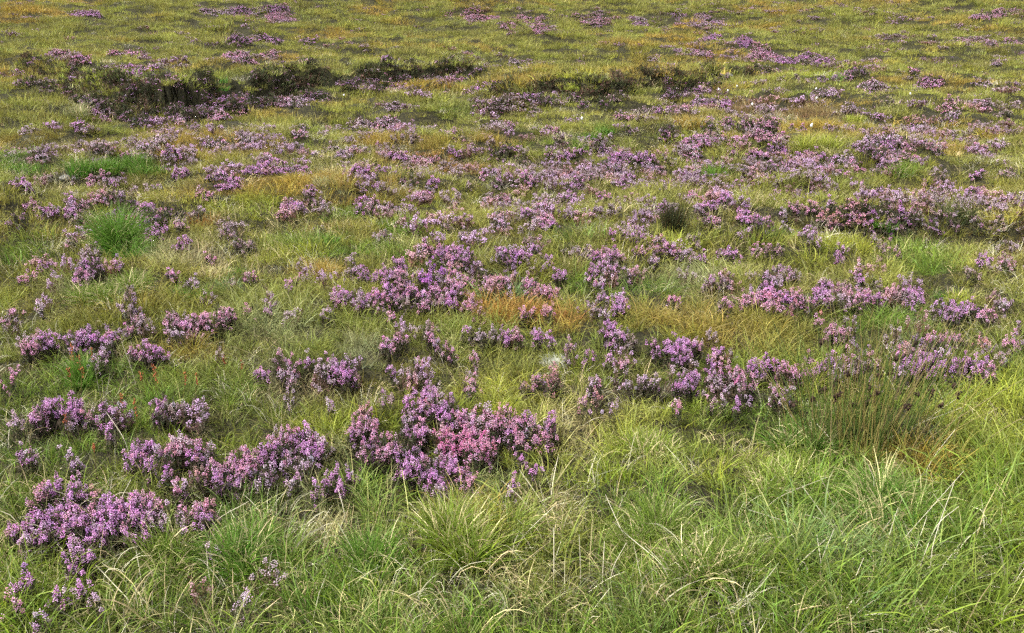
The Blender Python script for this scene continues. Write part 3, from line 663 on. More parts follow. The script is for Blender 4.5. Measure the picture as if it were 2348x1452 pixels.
# ---- landmarks that labels can point to
LAND = [('the rushes with brown heads', 1985, 960), ('the dark upright rush tuft', 1542, 515), ('the emerald green tussock', 287, 560), ('the pale lichen cushion', 1274, 829),
        ('the golden-green foreground tussock', 1010, 1240), ('the long yellow-green tussock', 1860, 328), ('the small vivid green tuft', 1634, 392),
        ('the dark peat bank', 470, 240), ('the dark end of the bank', 900, 180), ('the grey twiggy bank', 2140, 500), ('the hot pink heather', 1075, 1012),
        ('the rounded lilac mound', 2030, 330), ('the orange seed spikes', 330, 860), ('the bleached bent tussock', 484, 622), ('the dark green dwarf shrub', 1305, 582),
        ('the dark green grass strip', 290, 388), ('the silvery grass patch', 740, 416), ('the lime yellow tuft', 1571, 560), ('the pale green mound', 1287, 312),
        ('the broken bank on the skyline', 1640, 190), ('the grey-blue grass clump', 1125, 673), ('the orange brown grass patch', 477, 519)]
ORD = ['nearest', 'second nearest', 'third nearest', 'fourth nearest', 'fifth nearest', 'sixth nearest', 'seventh nearest', 'eighth nearest', 'ninth nearest', 'tenth nearest',
       'eleventh nearest', 'twelfth nearest', 'thirteenth nearest', 'fourteenth nearest', 'fifteenth nearest']
CNAME = {'V': 'violet', 'W': 'vivid purple', 'P': 'pink', 'L': 'pale lilac', 'M': 'faded mauve', 'R': 'dusty rose', 'H': 'hot pink', 'D': 'dark, hardly flowering'}

def relation(u, v):
    best = None
    for nm, lu, lv in LAND:
        k = 1.0 + 3.0 * max(0, (600 - lv)) / 600      # distances count for more where the moor is foreshortened
        dd = math.hypot((u - lu), (v - lv) * 1.9) * k
        if best is None or dd < best[0]:
            best = (dd, nm, lu, lv)
    dd, nm, lu, lv = best
    du, dv = u - lu, (v - lv) * 1.9
    if abs(dv) > abs(du):
        r = 'in front of' if dv > 0 else 'behind'
    else:
        r = 'right of' if du > 0 else 'left of'
    return dd, r, nm

def give_labels(items, noun):
    """items: list of (object, u, v, size word, colour word): a label that singles each one out"""
    slots = {}
    for o, u, v, sz, c in items:
        dd, r, nm = relation(u, v)
        slots.setdefault((sz, c, r, nm), []).append((dd, o))
    for (sz, c, r, nm), L in slots.items():
        L.sort(key=lambda t: t[0])
        for k, (dd, o) in enumerate(L):
            base = f'{sz} {c} {noun} {r} {nm}'
            o['label'] = base if len(L) == 1 else f'{base}, {ORD[min(k, len(ORD) - 1)]}'

items = []
n_tri = 0
REST = {'blossom': [], 'foliage': []}
def show(mem):
    a = sum(EW[i] ** 2 * (.55 if EC[i][0] in 'DM' else 1) for i in mem)
    inside = np.mean([(0 < EU[i] < 2348) and EV[i] < 1452 for i in mem])
    return a * inside
RANK = sorted(PLANTS, key=lambda r: -show(PLANTS[r]))
SINGLE = set(RANK[:290])
for root, mem in sorted(PLANTS.items(), key=lambda t: -EV[t[0]]):
    rs = np.random.default_rng(1000 + root)
    T, B, C = [], [], []
    lod = float(np.mean(_lod[mem]))
    for i in mem:
        t, b, c = shoots_for(EX[i], EY[i], EWM[i], lod, EC[i], LIFT[i], rs)
        T.append(t); B.append(b); C.append(c)
    # leafy shoots that hold the sprays together
    hull = np.array([[EX[i], EY[i]] for i in mem])
    if len(mem) > 1:
        a, bq = rs.integers(0, len(mem), (2, 7 * len(mem)))
        f = rs.random(len(a))[:, None]
        q = hull[a] * f + hull[bq] * (1 - f) + rs.normal(0, float(np.mean(EWM[mem])) * .35, (len(a), 2))
        z = terrain(q[:, 0], q[:, 1])
        lf = float(np.mean(LIFT[mem]))
        T.append(np.stack([q[:, 0], q[:, 1], z + lf * rs.uniform(.45, .95, len(a))], 1))
        B.append(np.stack([q[:, 0] + rs.normal(0, .02, len(a)), q[:, 1] + rs.normal(0, .02, len(a)), z - .01], 1))
        C.append(np.array(['D'] * len(a)))
    T, B, C = np.concatenate(T), np.concatenate(B), np.concatenate(C)
    (BV, BF, BC), (LV, LF, LC), (SV, SF) = heather_parts(T, B, C, lod, rs)
    cx, cy = float(np.mean(EX[mem])), float(np.mean(EY[mem]))
    o3 = np.array([cx, cy, float(terrain(cx, cy))])
    if root not in SINGLE:
        if len(BV):
            REST['blossom'].append((BV, BF, {'col': BC}))
        REST['foliage'].append((LV, LF, {'col': LC}))
        continue
    e = empty('heather_bush', tuple(o3))
    if len(BV):
        tag(link('blossom', mesh_from('blossom', BV - o3, BF, {'col': BC}), M_BLOSSOM, e), kind='stuff')
    tag(link('foliage', mesh_from('foliage', LV - o3, LF, {'col': LC}), M_FOLIAGE, e), kind='stuff')
    tag(link('stems', mesh_from('stems', SV - o3, SF), M_STEM, e), kind='stuff')
    n_tri += len(BF) + 2 * len(LF) + 2 * len(SF)
    tag(e, None, 'heather', 'heather bushes across the moor')
    us = EU[mem]; span = (EU[mem] + EW[mem] / 2).max() - (EU[mem] - EW[mem] / 2).min()
    first = [EC[i][0] for i in mem]
    wts = {}
    for i in mem:
        wts[EC[i][0]] = wts.get(EC[i][0], 0) + EW[i] ** 2
    c = max(wts, key=wts.get)
    sz = 'tiny' if span < 24 else 'small' if span < 45 else 'middling' if span < 90 else 'broad' if span < 150 else 'sprawling'
    items.append((e, float(np.average(us, weights=EW[mem])), float(np.average(EV[mem], weights=EW[mem])), sz, CNAME[c]))
give_labels(items, 'heather bush')
V, F, A = join(REST['foliage'])
rest = tag(link('small_heather', mesh_from('small_heather', V, F, A), M_FOLIAGE), 'small scattered heather sprigs dotted between the larger bushes', 'heather', kind='stuff')
V, F, A = join(REST['blossom'])
tag(link('blossom', mesh_from('blossom', V, F, A), M_BLOSSOM, rest), kind='stuff')
print('heather bushes', len(PLANTS), 'triangles', n_tri)

# ------------------------------------------------------------------ grass blades
def blades(n, height, lean, curl, width, spread, rs, K=5, hvar=0.35, out=0.6):
    """a tuft of n bent tapering blades -> V, F, tt, rnd"""
    r = spread * np.sqrt(rs.random(n)); ph = rs.random(n) * 2 * math.pi
    bx, by = r * np.cos(ph), r * np.sin(ph)
    psi = ph + rs.normal(0, 1.0, n) / max(out, .05) * 0.6
    L = height * rs.uniform(1 - hvar, 1 + hvar * .6, n)
    th = np.abs(rs.normal(lean, lean * .6 + .05, n))
    ku = np.abs(rs.normal(curl, curl * .5 + .05, n))
    P = np.zeros((n, K + 1, 3)); P[:, 0, 0], P[:, 0, 1], P[:, 0, 2] = bx, by, -0.015
    D = np.zeros((n, K + 1, 3))
    for k in range(K + 1):
        t = k / K
        a = th + ku * t ** 1.4
        D[:, k] = np.stack([np.sin(a) * np.cos(psi), np.sin(a) * np.sin(psi), np.cos(a)], 1)
        if k < K:
            P[:, k + 1] = P[:, k] + D[:, k] * (L / K)[:, None]
            psi = psi + rs.normal(0, 0.16, n)
    side_a = rs.random(n) * 6.28
    S = np.stack([np.cos(side_a), np.sin(side_a), np.zeros(n)], 1)[:, None, :] * np.ones((1, K + 1, 1))
    S = np.cross(D, S); S /= np.linalg.norm(S, axis=2, keepdims=True) + 1e-9
    w = width * rs.uniform(.6, 1.4, n)[:, None] * (np.array([0.85, 1.0, 0.95, 0.8, 0.55, 0.12] if K == 5 else np.linspace(1, .12, K + 1)))[None, :] * .5
    A, Bv = P - S * w[..., None], P + S * w[..., None]
    V = np.stack([A, Bv], 2).reshape(n, -1, 3)
    q = np.array([[2 * k, 2 * k + 1, 2 * k + 3, 2 * k + 2] for k in range(K)])
    F = (q[None] + (np.arange(n) * 2 * (K + 1))[:, None, None]).reshape(-1, 4)
    tt = np.tile(np.repeat(np.linspace(0, 1, K + 1), 2), n)
    rnd = np.repeat(rs.random(n), 2 * (K + 1))
    return V.reshape(-1, 3), F, tt, rnd

# -------- colour of the sward, laid out over the ground
PAL = {'green': (0.115, 0.205, 0.024), 'vivid': (0.070, 0.190, 0.018), 'lime': (0.28, 0.33, 0.042), 'olive': (0.175, 0.205, 0.040), 'gold': (0.31, 0.225, 0.045),
       'orange': (0.33, 0.17, 0.045), 'straw': (0.48, 0.41, 0.22), 'grey': (0.25, 0.28, 0.13), 'blue': (0.12, 0.22, 0.08), 'brown': (0.19, 0.125, 0.06), 'dark': (0.05, 0.07, 0.02), 'fresh': (0.17, 0.27, 0.03)}
PATCH = """
430 310 140 30 gold;520 340 180 24 gold;300 300 120 20 olive;900 330 160 20 gold;960 365 120 20 orange;560 320 60 14 orange;400 345 70 14 orange;1050 390 80 16 orange;1120 330 90 20 gold;
760 300 120 20 olive;680 265 90 16 gold;1050 255 120 24 olive;1230 185 140 22 gold;1330 180 120 20 lime;1450 170 140 16 gold;1330 195 40 12 lime;1580 275 60 14 gold;1870 180 80 14 lime;1926 176 30 8 vivid;
1840 218 24 8 green;1930 240 110 18 gold;2040 185 70 12 gold;1960 275 24 8 lime;2185 325 40 16 lime;2183 350 36 12 gold;2060 390 50 20 green;1700 250 120 24 brown;1860 260 160 30 brown;2050 260 160 24 olive;
480 180 120 24 olive;220 175 90 24 lime;430 215 140 14 lime;320 215 40 10 green;300 170 60 10 green;620 180 90 16 grey;700 180 80 16 olive;
1386 300 24 12 vivid;1362 316 26 12 green;1314 330 50 18 green;1287 312 40 12 grey;1553 313 34 10 lime;1436 340 60 24 olive;1497 322 60 16 olive;1240 340 60 18 green;1634 395 36 16 vivid;1760 420 60 14 lime;1910 420 120 24 olive;
290 388 130 20 vivid;180 385 60 16 vivid;760 320 20 8 lime;700 335 60 10 green;560 470 140 34 lime;620 500 120 26 lime;560 440 90 20 gold;500 440 120 20 gold;784 500 70 18 green;924 525 50 16 vivid;1010 540 70 18 lime;980 470 70 14 lime;
754 552 40 12 vivid;670 560 80 24 green;767 595 40 18 green;734 625 60 28 gold;690 590 80 30 lime;850 580 90 24 green;960 600 60 20 green;
287 560 70 30 vivid;250 650 110 30 green;190 670 80 30 grey;430 672 60 20 vivid;525 660 50 18 blue;540 625 20 12 vivid;400 600 90 24 grey;484 622 40 18 straw;477 519 40 16 orange;560 690 120 30 olive;430 590 100 30 straw;
1125 673 60 26 blue;1196 690 60 24 blue;1222 453 30 14 olive;1310 545 60 24 green;1340 660 90 30 green;1480 670 120 30 green;1580 640 100 30 grey;1658 612 60 20 lime;1571 560 44 12 lime;1450 700 90 24 lime;
1960 565 120 30 lime;1990 550 80 24 gold;2100 580 120 30 green;2120 620 100 30 green;2170 560 60 14 straw;1740 545 80 16 green;1800 590 90 20 olive;2031 527 50 12 vivid;2177 682 40 24 vivid;1850 720 200 30 olive;1660 730 200 40 olive;1620 745 120 30 gold;1900 600 80 14 lime;2192 480 24 30 dark;
420 820 120 40 gold;330 850 140 50 green;200 855 100 30 vivid;470 870 120 50 olive;560 800 140 50 olive;520 900 100 40 green;480 970 140 40 olive;900 740 160 40 olive;1130 720 140 24 orange;1260 745 100 24 orange;1000 800 160 50 olive;1150 830 140 60 olive;1560 740 140 40 gold;1720 780 160 50 gold;1460 850 120 40 olive;
840 820 90 40 grey;700 900 120 40 straw;640 870 80 40 grey;740 990 90 40 lime;620 760 140 40 grey;1800 790 180 50 olive;2000 740 140 40 green;2150 740 80 24 green;1880 880 180 40 lime;1960 900 100 50 lime;1980 960 120 80 green;1760 960 120 50 green;1840 990 120 50 vivid;
1480 1020 170 50 lime;1560 1040 160 50 green;1360 960 140 40 straw;1330 1010 80 60 straw;1440 960 160 50 lime;1700 1080 200 60 lime;1850 1080 160 50 green;2080 1070 120 60 gold;2000 1150 200 80 vivid;1780 1160 160 60 green;1500 1170 130 60 vivid;1520 1240 120 60 green;1240 1170 60 70 straw;1290 1260 120 60 olive;1650 1250 220 60 green;1900 1270 240 50 blue;2100 1260 140 60 green;
1000 1240 150 70 lime;960 1260 120 60 green;820 1270 120 50 vivid;1080 1200 60 50 gold;700 1180 160 70 grey;620 1200 120 70 green;540 1230 100 70 vivid;480 1270 160 50 green;330 1270 200 40 green;300 1100 160 30 olive;420 1140 160 50 olive;780 1050 80 40 grey;850 1110 90 40 green;200 1080 100 40 green;1110 1110 60 60 grey;740 1240 100 50 straw;
1700 1350 500 60 green;700 1370 500 60 green;1250 1370 300 50 olive;2280 1200 120 200 green;2280 950 120 120 lime;60 820 120 80 olive;60 1080 120 100 green;60 580 100 60 green;60 380 80 40 vivid
"""
PT = []
for it in PATCH.replace('\n', ' ').split(';'):
    it = it.split()
    if len(it) == 5:
        PT.append((float(it[0]), float(it[1]), float(it[2]) * .62, float(it[3]) * .62, PAL[it[4]]))

def sward(u, v, x, y, rs):
    """blade colour at a place on the moor"""
    n = len(u)
    big = (fbm(x / 2.2, y / 1.8, 61, 3) + sm(20, 40, y) * fbm(x / 7, y / 9, 63, 2))[:, None]
    mid = fbm(x / 0.55, y / 0.5, 71, 2)[:, None]
    g, o, l, gd, br = (np.array([PAL[k]]) for k in ('green', 'olive', 'lime', 'gold', 'brown'))
    near = sm(620, 1000, v)[:, None]
    c = near * g + (1 - near) * (o * 0.84 + gd * 0.16) * 1.15
    c = c * (1 - sm(.0, .7, big)) + (near * l * .8 + (1 - near) * gd) * sm(.0, .7, big)
    c = c * (1 - .5 * sm(.1, .8, -big)) + (near * o + (1 - near) * (o * .6 + br * .4)) * .5 * sm(.1, .8, -big)
    c = c * (1 + .45 * mid)
    acc, wt = np.zeros((n, 3)), np.zeros((n, 1))
    for pu, pv, su, sv, pc in PT:
        w = np.exp(-0.5 * (((u - pu) / su) ** 2 + ((v - pv) / sv) ** 2))[:, None]
        w = w * w * 2.2
        acc += w * np.array([pc]); wt += w
    k = np.clip(wt, 0, 1) * .9
    c = c * (1 - k) + k * acc / np.maximum(wt, 1e-6)
    return np.clip(c * rs.uniform(.8, 1.2, (n, 1)) + rs.normal(0, .008, (n, 3)), .008, .8)

# -------- how much of a place is heather (on a coarse grid over the photograph)
GS = 4
HM = np.zeros((1452 // GS + 1, 2348 // GS + 1))
gv_, gu_ = np.mgrid[0:HM.shape[0], 0:HM.shape[1]] * GS
for i in range(len(E)):
    r = EW[i] * .62
    a0, a1 = max(0, int((EV[i] - r) / GS)), min(HM.shape[0], int((EV[i] + r) / GS) + 2)
    b0, b1 = max(0, int((EU[i] - r) / GS)), min(HM.shape[1], int((EU[i] + r) / GS) + 2)
    q = np.exp(-(((gu_[a0:a1, b0:b1] - EU[i]) / (EW[i] * .52)) ** 2 + ((gv_[a0:a1, b0:b1] - EV[i]) / (EW[i] * .42)) ** 2))
    HM[a0:a1, b0:b1] = np.maximum(HM[a0:a1, b0:b1], q * (1.0 if EC[i][0] != 'M' else .7))

def heather_at(u, v):
    a = np.clip((v / GS).astype(int), 0, HM.shape[0] - 1); b = np.clip((u / GS).astype(int), 0, HM.shape[1] - 1)
    inside = (u > 0) & (u < 2348) & (v > 0) & (v < 1452)
    return np.where(inside, HM[a, b], 0)

def fan(d0, d1, dens, rs, half=0.60, side=1.2):
    """random places in the wedge of moor before the camera"""
    A = (half * (d0 + d1) + 2 * side) * (d1 - d0)
    n = int(A * dens)
    y = np.sqrt(rs.uniform(d0 ** 2, d1 ** 2, n)) if d0 > 4 else rs.uniform(d0, d1, n)
    x = rs.uniform(-1, 1, n) * (half * y + side)
    return x, y

# -------- geometry nodes: tufts on points
def tuft_collection(name, metas, mat):
    c = bpy.data.collections.new(name)
    for k, (V, F, A) in enumerate(metas):
        me = mesh_from(f'{name}_{k:02d}', V, F, A)
        me.materials.append(mat)
        o = bpy.data.objects.new(f'{name}_{k:02d}', me)
        c.objects.link(o)
    return c

def scatter_group(name, coll):
    g = bpy.data.node_groups.new(name, 'GeometryNodeTree')
    g.interface.new_socket('Geometry', in_out='INPUT', socket_type='NodeSocketGeometry')
    g.interface.new_socket('Geometry', in_out='OUTPUT', socket_type='NodeSocketGeometry')
    N, Lk = g.nodes, g.links
    gi_, go_ = N.new('NodeGroupInput'), N.new('NodeGroupOutput')
    ci = N.new('GeometryNodeCollectionInfo')
    ci.inputs['Collection'].default_value = coll
    ci.inputs['Separate Children'].default_value = True
    ci.inputs['Reset Children'].default_value = True
    ip = N.new('GeometryNodeInstanceOnPoints')
    ip.inputs['Pick Instance'].default_value = True
    def named(nm, ty):
        a = N.new('GeometryNodeInputNamedAttribute')
        a.data_type = ty
        a.inputs['Name'].default_value = nm
        return a.outputs[0]
    Lk.new(gi_.outputs[0], ip.inputs['Points'])
    Lk.new(ci.outputs[0], ip.inputs['Instance'])
    Lk.new(named('idx', 'INT'), ip.inputs['Instance Index'])
    e2r = N.new('FunctionNodeEulerToRotation')
    Lk.new(named('rot', 'FLOAT_VECTOR'), e2r.inputs[0])
    Lk.new(e2r.outputs[0], ip.inputs['Rotation'])
    Lk.new(named('scl', 'FLOAT_VECTOR'), ip.inputs['Scale'])
    Lk.new(ip.outputs[0], go_.inputs[0])
    return g

def scatter(name, label, cat, coll, P, rot, scl, col, idx):
    me = bpy.data.meshes.new(name)
    n = len(P)
    me.vertices.add(n)
    me.vertices.foreach_set('co', np.ascontiguousarray(P, np.float32).ravel())
    a = me.attributes.new('rot', 'FLOAT_VECTOR', 'POINT'); a.data.foreach_set('vector', np.ascontiguousarray(rot, np.float32).ravel())
    a = me.attributes.new('scl', 'FLOAT_VECTOR', 'POINT'); a.data.foreach_set('vector', np.ascontiguousarray(scl, np.float32).ravel())
    a = me.attributes.new('idx', 'INT', 'POINT'); a.data.foreach_set('value', np.ascontiguousarray(idx, np.int32))
    a = me.attributes.new('col', 'FLOAT_COLOR', 'POINT')
    a.data.foreach_set('color', np.concatenate([col, np.ones((n, 1))], 1).astype(np.float32).ravel())
    o = bpy.data.objects.new(name, me)
    COL.objects.link(o)
    m = o.modifiers.new('tufts', 'NODES')
    m.node_group = scatter_group(name, coll)
    tag(o, label, cat, kind='stuff')
    print(name, n)
    return o

rs = np.random.default_rng(5)
def proto(k, *a, **kw):
    out = []
    for i in range(k):
        V, F, tt, rnd = blades(*a, rs=rs, **kw)
        out.append((V, F, {'tt': tt, 'rnd': rnd}))
    return out
# n, height, lean, curl, width, spread
C_NEAR = tuft_collection('tuft_near', proto(6, 52, .18, .35, 1.0, .0036, .085, hvar=.5) + proto(4, 46, .21, .6, 1.7, .0034, .09, hvar=.5), M_GRASS)
C_NEARDRY = tuft_collection('tuft_dry', proto(5, 26, .18, .7, 2.0, .0026, .09, hvar=.5) + proto(3, 18, .22, .5, 1.2, .0024, .09, hvar=.5) + proto(4, 26, .17, 1.25, .5, .0026, .12, hvar=.6), M_STRAW)
C_MID = tuft_collection('tuft_mid', proto(5, 56, .12, .4, .9, .0058, .11, K=3, hvar=.5) + proto(3, 50, .14, .6, 1.4, .0058, .11, K=3, hvar=.5), M_GRASS)
C_MIDDRY = tuft_collection('tuft_mid_dry', proto(5, 30, .15, .5, 1.4, .0036, .12, K=3), M_STRAW)
C_FAR = tuft_collection('tuft_far', proto(6, 72, .12, .4, .9, .010, .24, K=2), M_GRASS)
C_FARDRY = tuft_collection('tuft_far_dry', proto(4, 30, .14, .4, 1.1, .008, .24, K=2), M_STRAW)

ZONES = [('near_grass', C_NEAR, 10, 1.3, 6.2, 165, .17), ('mid_grass', C_MID, 8, 6.2, 15.5, 78, .11), ('far_grass', C_FAR, 6, 15.5, 95, 32, .11)]
LBL = {'near_grass': 'fine green grass filling the foreground between the heather', 'mid_grass': 'olive and golden grass between the heather of the middle ground',
       'far_grass': 'golden green grass over the far rise of the moor'}
for nm, coll, k, d0, d1, dens, hh in ZONES:
    x, y = fan(d0, d1, dens, rs)
    z = terrain(x, y)
    u, v, f = project(x, y, z)
    hpx = hh * FPX / f
    hm = heather_at(u, v - hpx * .35)
    keep = rs.random(len(x)) > hm * .45
    clump = fbm(x / .45, y / .4, 81, 2)
    keep &= rs.random(len(x)) < (.82 + .45 * clump)
    if nm == 'far_grass':
        keep &= rs.random(len(x)) < (15.5 / y) ** 1.0
    x, y, z, u, v, hm, clump = (q[keep] for q in (x, y, z, u, v, hm, clump))
    s = rs.uniform(.7, 1.2, len(x)) * (1 + .35 * clump) * (1 - .68 * hm)
    long_ = sm(-.1, .5, fbm(x / 1.3, y / 1.3, 91, 2))
    s = s * (.8 + .35 * long_)
    if nm == 'near_grass':
        s = s * (0.62 + 0.16 * sm(980, 1180, v) * sm(300, 900, u))
    if nm == 'far_grass':
        s = s * (y / 15.5) ** .5
    rot = np.stack([rs.normal(0, .12, len(x)), rs.normal(0, .12, len(x)), rs.uniform(0, 6.28, len(x))], 1)
    sxy = s * (1 + .5 * hm)
    scl = np.stack([sxy * rs.uniform(.9, 1.2, len(x)), sxy * rs.uniform(.9, 1.2, len(x)), s], 1)
    col = sward(u, v, x, y, rs)
    scatter(nm, LBL[nm], 'grass', coll, np.stack([x, y, z], 1), rot, scl, col, rs.integers(0, k, len(x)))

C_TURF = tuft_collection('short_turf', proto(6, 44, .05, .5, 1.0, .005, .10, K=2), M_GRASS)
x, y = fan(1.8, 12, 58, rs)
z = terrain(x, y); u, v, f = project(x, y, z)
c = sward(u, v, x, y, rs) * np.array([[.5, .46, .5]])  # sward colour darkened here to paint in the shade of gaps between tufts
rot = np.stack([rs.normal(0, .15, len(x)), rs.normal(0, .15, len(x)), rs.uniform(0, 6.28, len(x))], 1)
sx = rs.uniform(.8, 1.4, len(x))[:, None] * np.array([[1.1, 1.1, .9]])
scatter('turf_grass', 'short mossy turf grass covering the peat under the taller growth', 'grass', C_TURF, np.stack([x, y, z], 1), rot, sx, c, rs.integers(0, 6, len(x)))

DRY = [('near_straw', C_NEARDRY, 12, 1.3, 6.2, 112, 'pale withered grass blades tangled through the foreground'), ('mid_straw', C_MIDDRY, 5, 6.2, 15.5, 18, 'withered straw grass scattered over the middle ground'),
       ('far_straw', C_FARDRY, 4, 15.5, 95, 4.5, 'bleached grass scattered over the far rise')]
for nm, coll, k, d0, d1, dens, lb in DRY:
    x, y = fan(d0, d1, dens, rs)
    z = terrain(x, y); u, v, f = project(x, y, z)
    p = .35 + .9 * sm(-.4, .6, fbm(x / 1.0, y / .8, 101, 2))
    if nm == 'near_straw':
        p = p * (.45 + .75 * sm(930, 1150, v))
    keep = (rs.random(len(x)) < p) & (rs.random(len(x)) > heather_at(u, v - .12 * FPX / f) * .5)
    if nm[0] == 'f':
        keep &= rs.random(len(x)) < (15.5 / y) ** 1.25
    x, y, z, u, v = (q[keep] for q in (x, y, z, u, v))
    s = rs.uniform(.65, 1.15, len(x))
    if nm == 'near_straw':
        s = s * (0.62 + 0.22 * sm(1000, 1200, v))
    rot = np.stack([rs.normal(0, .2, len(x)), rs.normal(0, .2, len(x)), rs.uniform(0, 6.28, len(x))], 1)
    base = np.array([[0.40, 0.35, 0.20]]) * (1 - rs.random((len(x), 1)) * .0)
    t = rs.random((len(x), 1))
    col = np.where(t < .4, np.array([[0.50, 0.42, 0.22]]), np.where(t < .7, np.array([[0.56, 0.53, 0.38]]), np.array([[0.40, 0.40, 0.15]]))) * rs.uniform(.75, 1.15, (len(x), 1))
    scatter(nm, lb, 'grass', coll, np.stack([x, y, z], 1), rot, np.repeat(s[:, None], 3, 1), col, rs.integers(0, k, len(x)))

# -------- low faded heather woven through the turf
def low_heather(lod, w, n, rs):
    rho, ph = np.sqrt(rs.random(n)), rs.random(n) * 6.28
    x, y = w * rho * np.cos(ph), w * rho * np.sin(ph)
    tip = np.stack([x, y, rs.uniform(.07, .15, n) * (1 - .3 * rho)], 1)
    base = np.stack([x * .5, y * .5, x * 0 - .01], 1)
    (BV, BF, BC), (LV, LF, LC), (SV, SF) = heather_parts(tip, base, np.array(['L'] * n), lod, rs)
    BC = np.ones_like(BC) * rs.uniform(.75, 1.25, (len(BC) // 5, 1)).repeat(5, 0)
    LC = LC * 3.0
    V, F, A = join([(BV, BF, {'col': BC}), (LV, np.concatenate([LF[:, [0, 1, 2]], LF[:, [0, 2, 3]]]), {'col': LC})])
    return V, F, A
C_LH = [tuft_collection('low_heather_near', [low_heather(1.1, .05, 9, rs) for _ in range(5)], M_LOWHEATHER),
        tuft_collection('low_heather_mid', [low_heather(2.0, .09, 12, rs) for _ in range(5)], M_LOWHEATHER),
        tuft_collection('low_heather_far', [low_heather(4.5, .22, 16, rs) for _ in range(5)], M_LOWHEATHER)]
for nm, coll, d0, d1, dens, lb in (('near_low_heather', C_LH[0], 1.3, 6.2, 60, 'low faded heather shoots woven through the near turf'),
                                   ('mid_low_heather', C_LH[1], 6.2, 15.5, 34, 'low faded heather woven through the turf of the middle ground'),
                                   ('far_low_heather', C_LH[2], 15.5, 95, 6.0, 'low mauve heather tinting the far rise')):
    x, y = fan(d0, d1, dens, rs)
    z = terrain(x, y); u, v, f = project(x, y, z)
    p = .02 + 1.1 * sm(.12, .6, fbm(x / 2.6 + 5, y / 1.5, 111, 3))
    p = p * (.45 + .75 * sm(1100, 1800, u) * (1 - sm(600, 900, v)))
    hpx = .1 * FPX / f
    hb = sum(heather_at(u + a * hpx, v - hpx * .8 + b * hpx) for a, b in ((-.9, 0), (.9, 0), (0, .4), (0, -.4))) / 4
    p = p + (.9 if nm[0] == 'n' else .45) * hb
    if nm[0] == 'n':
        p = p * (1 - .9 * sm(1000, 1150, v)) * (1 - .97 * sm(1250, 1400, u) * sm(900, 980, v))
    keep = rs.random(len(x)) < p
    x, y, z, u, v, hb = (q[keep] for q in (x, y, z, u, v, hb))
    s = rs.uniform(.8, 1.4, len(x))
    t = rs.random((len(x), 1))
    col = np.where(t < .5, np.array([[.50, .38, .45]]), np.where(t < .8, np.array([[.58, .39, .60]]), np.array([[.60, .36, .42]]))) * rs.uniform(.7, 1.2, (len(x), 1))
    rot = np.stack([rs.normal(0, .1, len(x)), rs.normal(0, .1, len(x)), rs.uniform(0, 6.28, len(x))], 1)
    scatter(nm, lb, 'heather', coll, np.stack([x, y, z], 1), rot, np.repeat(s[:, None], 3, 1), col, rs.integers(0, 5, len(x)))

# -------- dark leafy heather clothing the steep faces of the banks
def dark_heather(lod, w, n, rs):
    rho, ph = np.sqrt(rs.random(n)), rs.random(n) * 6.28
    x, y = w * rho * np.cos(ph), w * rho * np.sin(ph)
    tip = np.stack([x, y, rs.uniform(.06, .15, n)], 1)
    base = np.stack([x * .5, y * .5, x * 0 - .01], 1)
    B_, (LV, LF, LC), S_ = heather_parts(tip, base, np.array(['D'] * n), lod, rs)
    return LV, np.concatenate([LF[:, [0, 1, 2]], LF[:, [0, 2, 3]]]), {'col': LC}
C_DH = tuft_collection('bank_heather', [dark_heather(3.2, .16, 22, rs) for _ in range(5)], M_LOWHEATHER)
x, y = fan(4.5, 34, 110, rs)
e_ = .06
slope = -(terrain(x, y - e_) - terrain(x, y + e_)) / (2 * e_)
keep = rs.random(len(x)) < sm(.25, .6, slope) * (.35 + .65 * sm(9, 13, y))
_sd = np.full(len(x), 9.0)
for (lx, ly), w_ in ((BANK1, .55), (BANK2, .5), (BANK3, .4)):       # only on the cut faces themselves
    q_ = np.where((x > lx[0] - .5) & (x < lx[-1] + .5), (y - np.interp(x, lx, ly) - .12) / w_, 9)
    _sd = np.minimum(_sd, np.abs(q_))
keep &= _sd < 1
x, y = x[keep], y[keep]
rot = np.stack([rs.normal(.3, .15, len(x)), rs.normal(0, .15, len(x)), rs.normal(0, .6, len(x))], 1)
s = rs.uniform(.55, 1.1, len(x)) * np.clip(y / 14, .45, 1.2)
scatter('bank_heather', 'dark leafy heather clothing the steep faces of the banks', 'heather', C_DH, np.stack([x, y, terrain(x, y)], 1), rot, np.repeat(s[:, None], 3, 1), np.ones((len(x), 3)) * rs.uniform(.6, 2.2, (len(x), 1)) * np.where(rs.random((len(x), 1)) < .3, np.array([[1.5, 1.0, 1.3]]), 1), rs.integers(0, 5, len(x)))

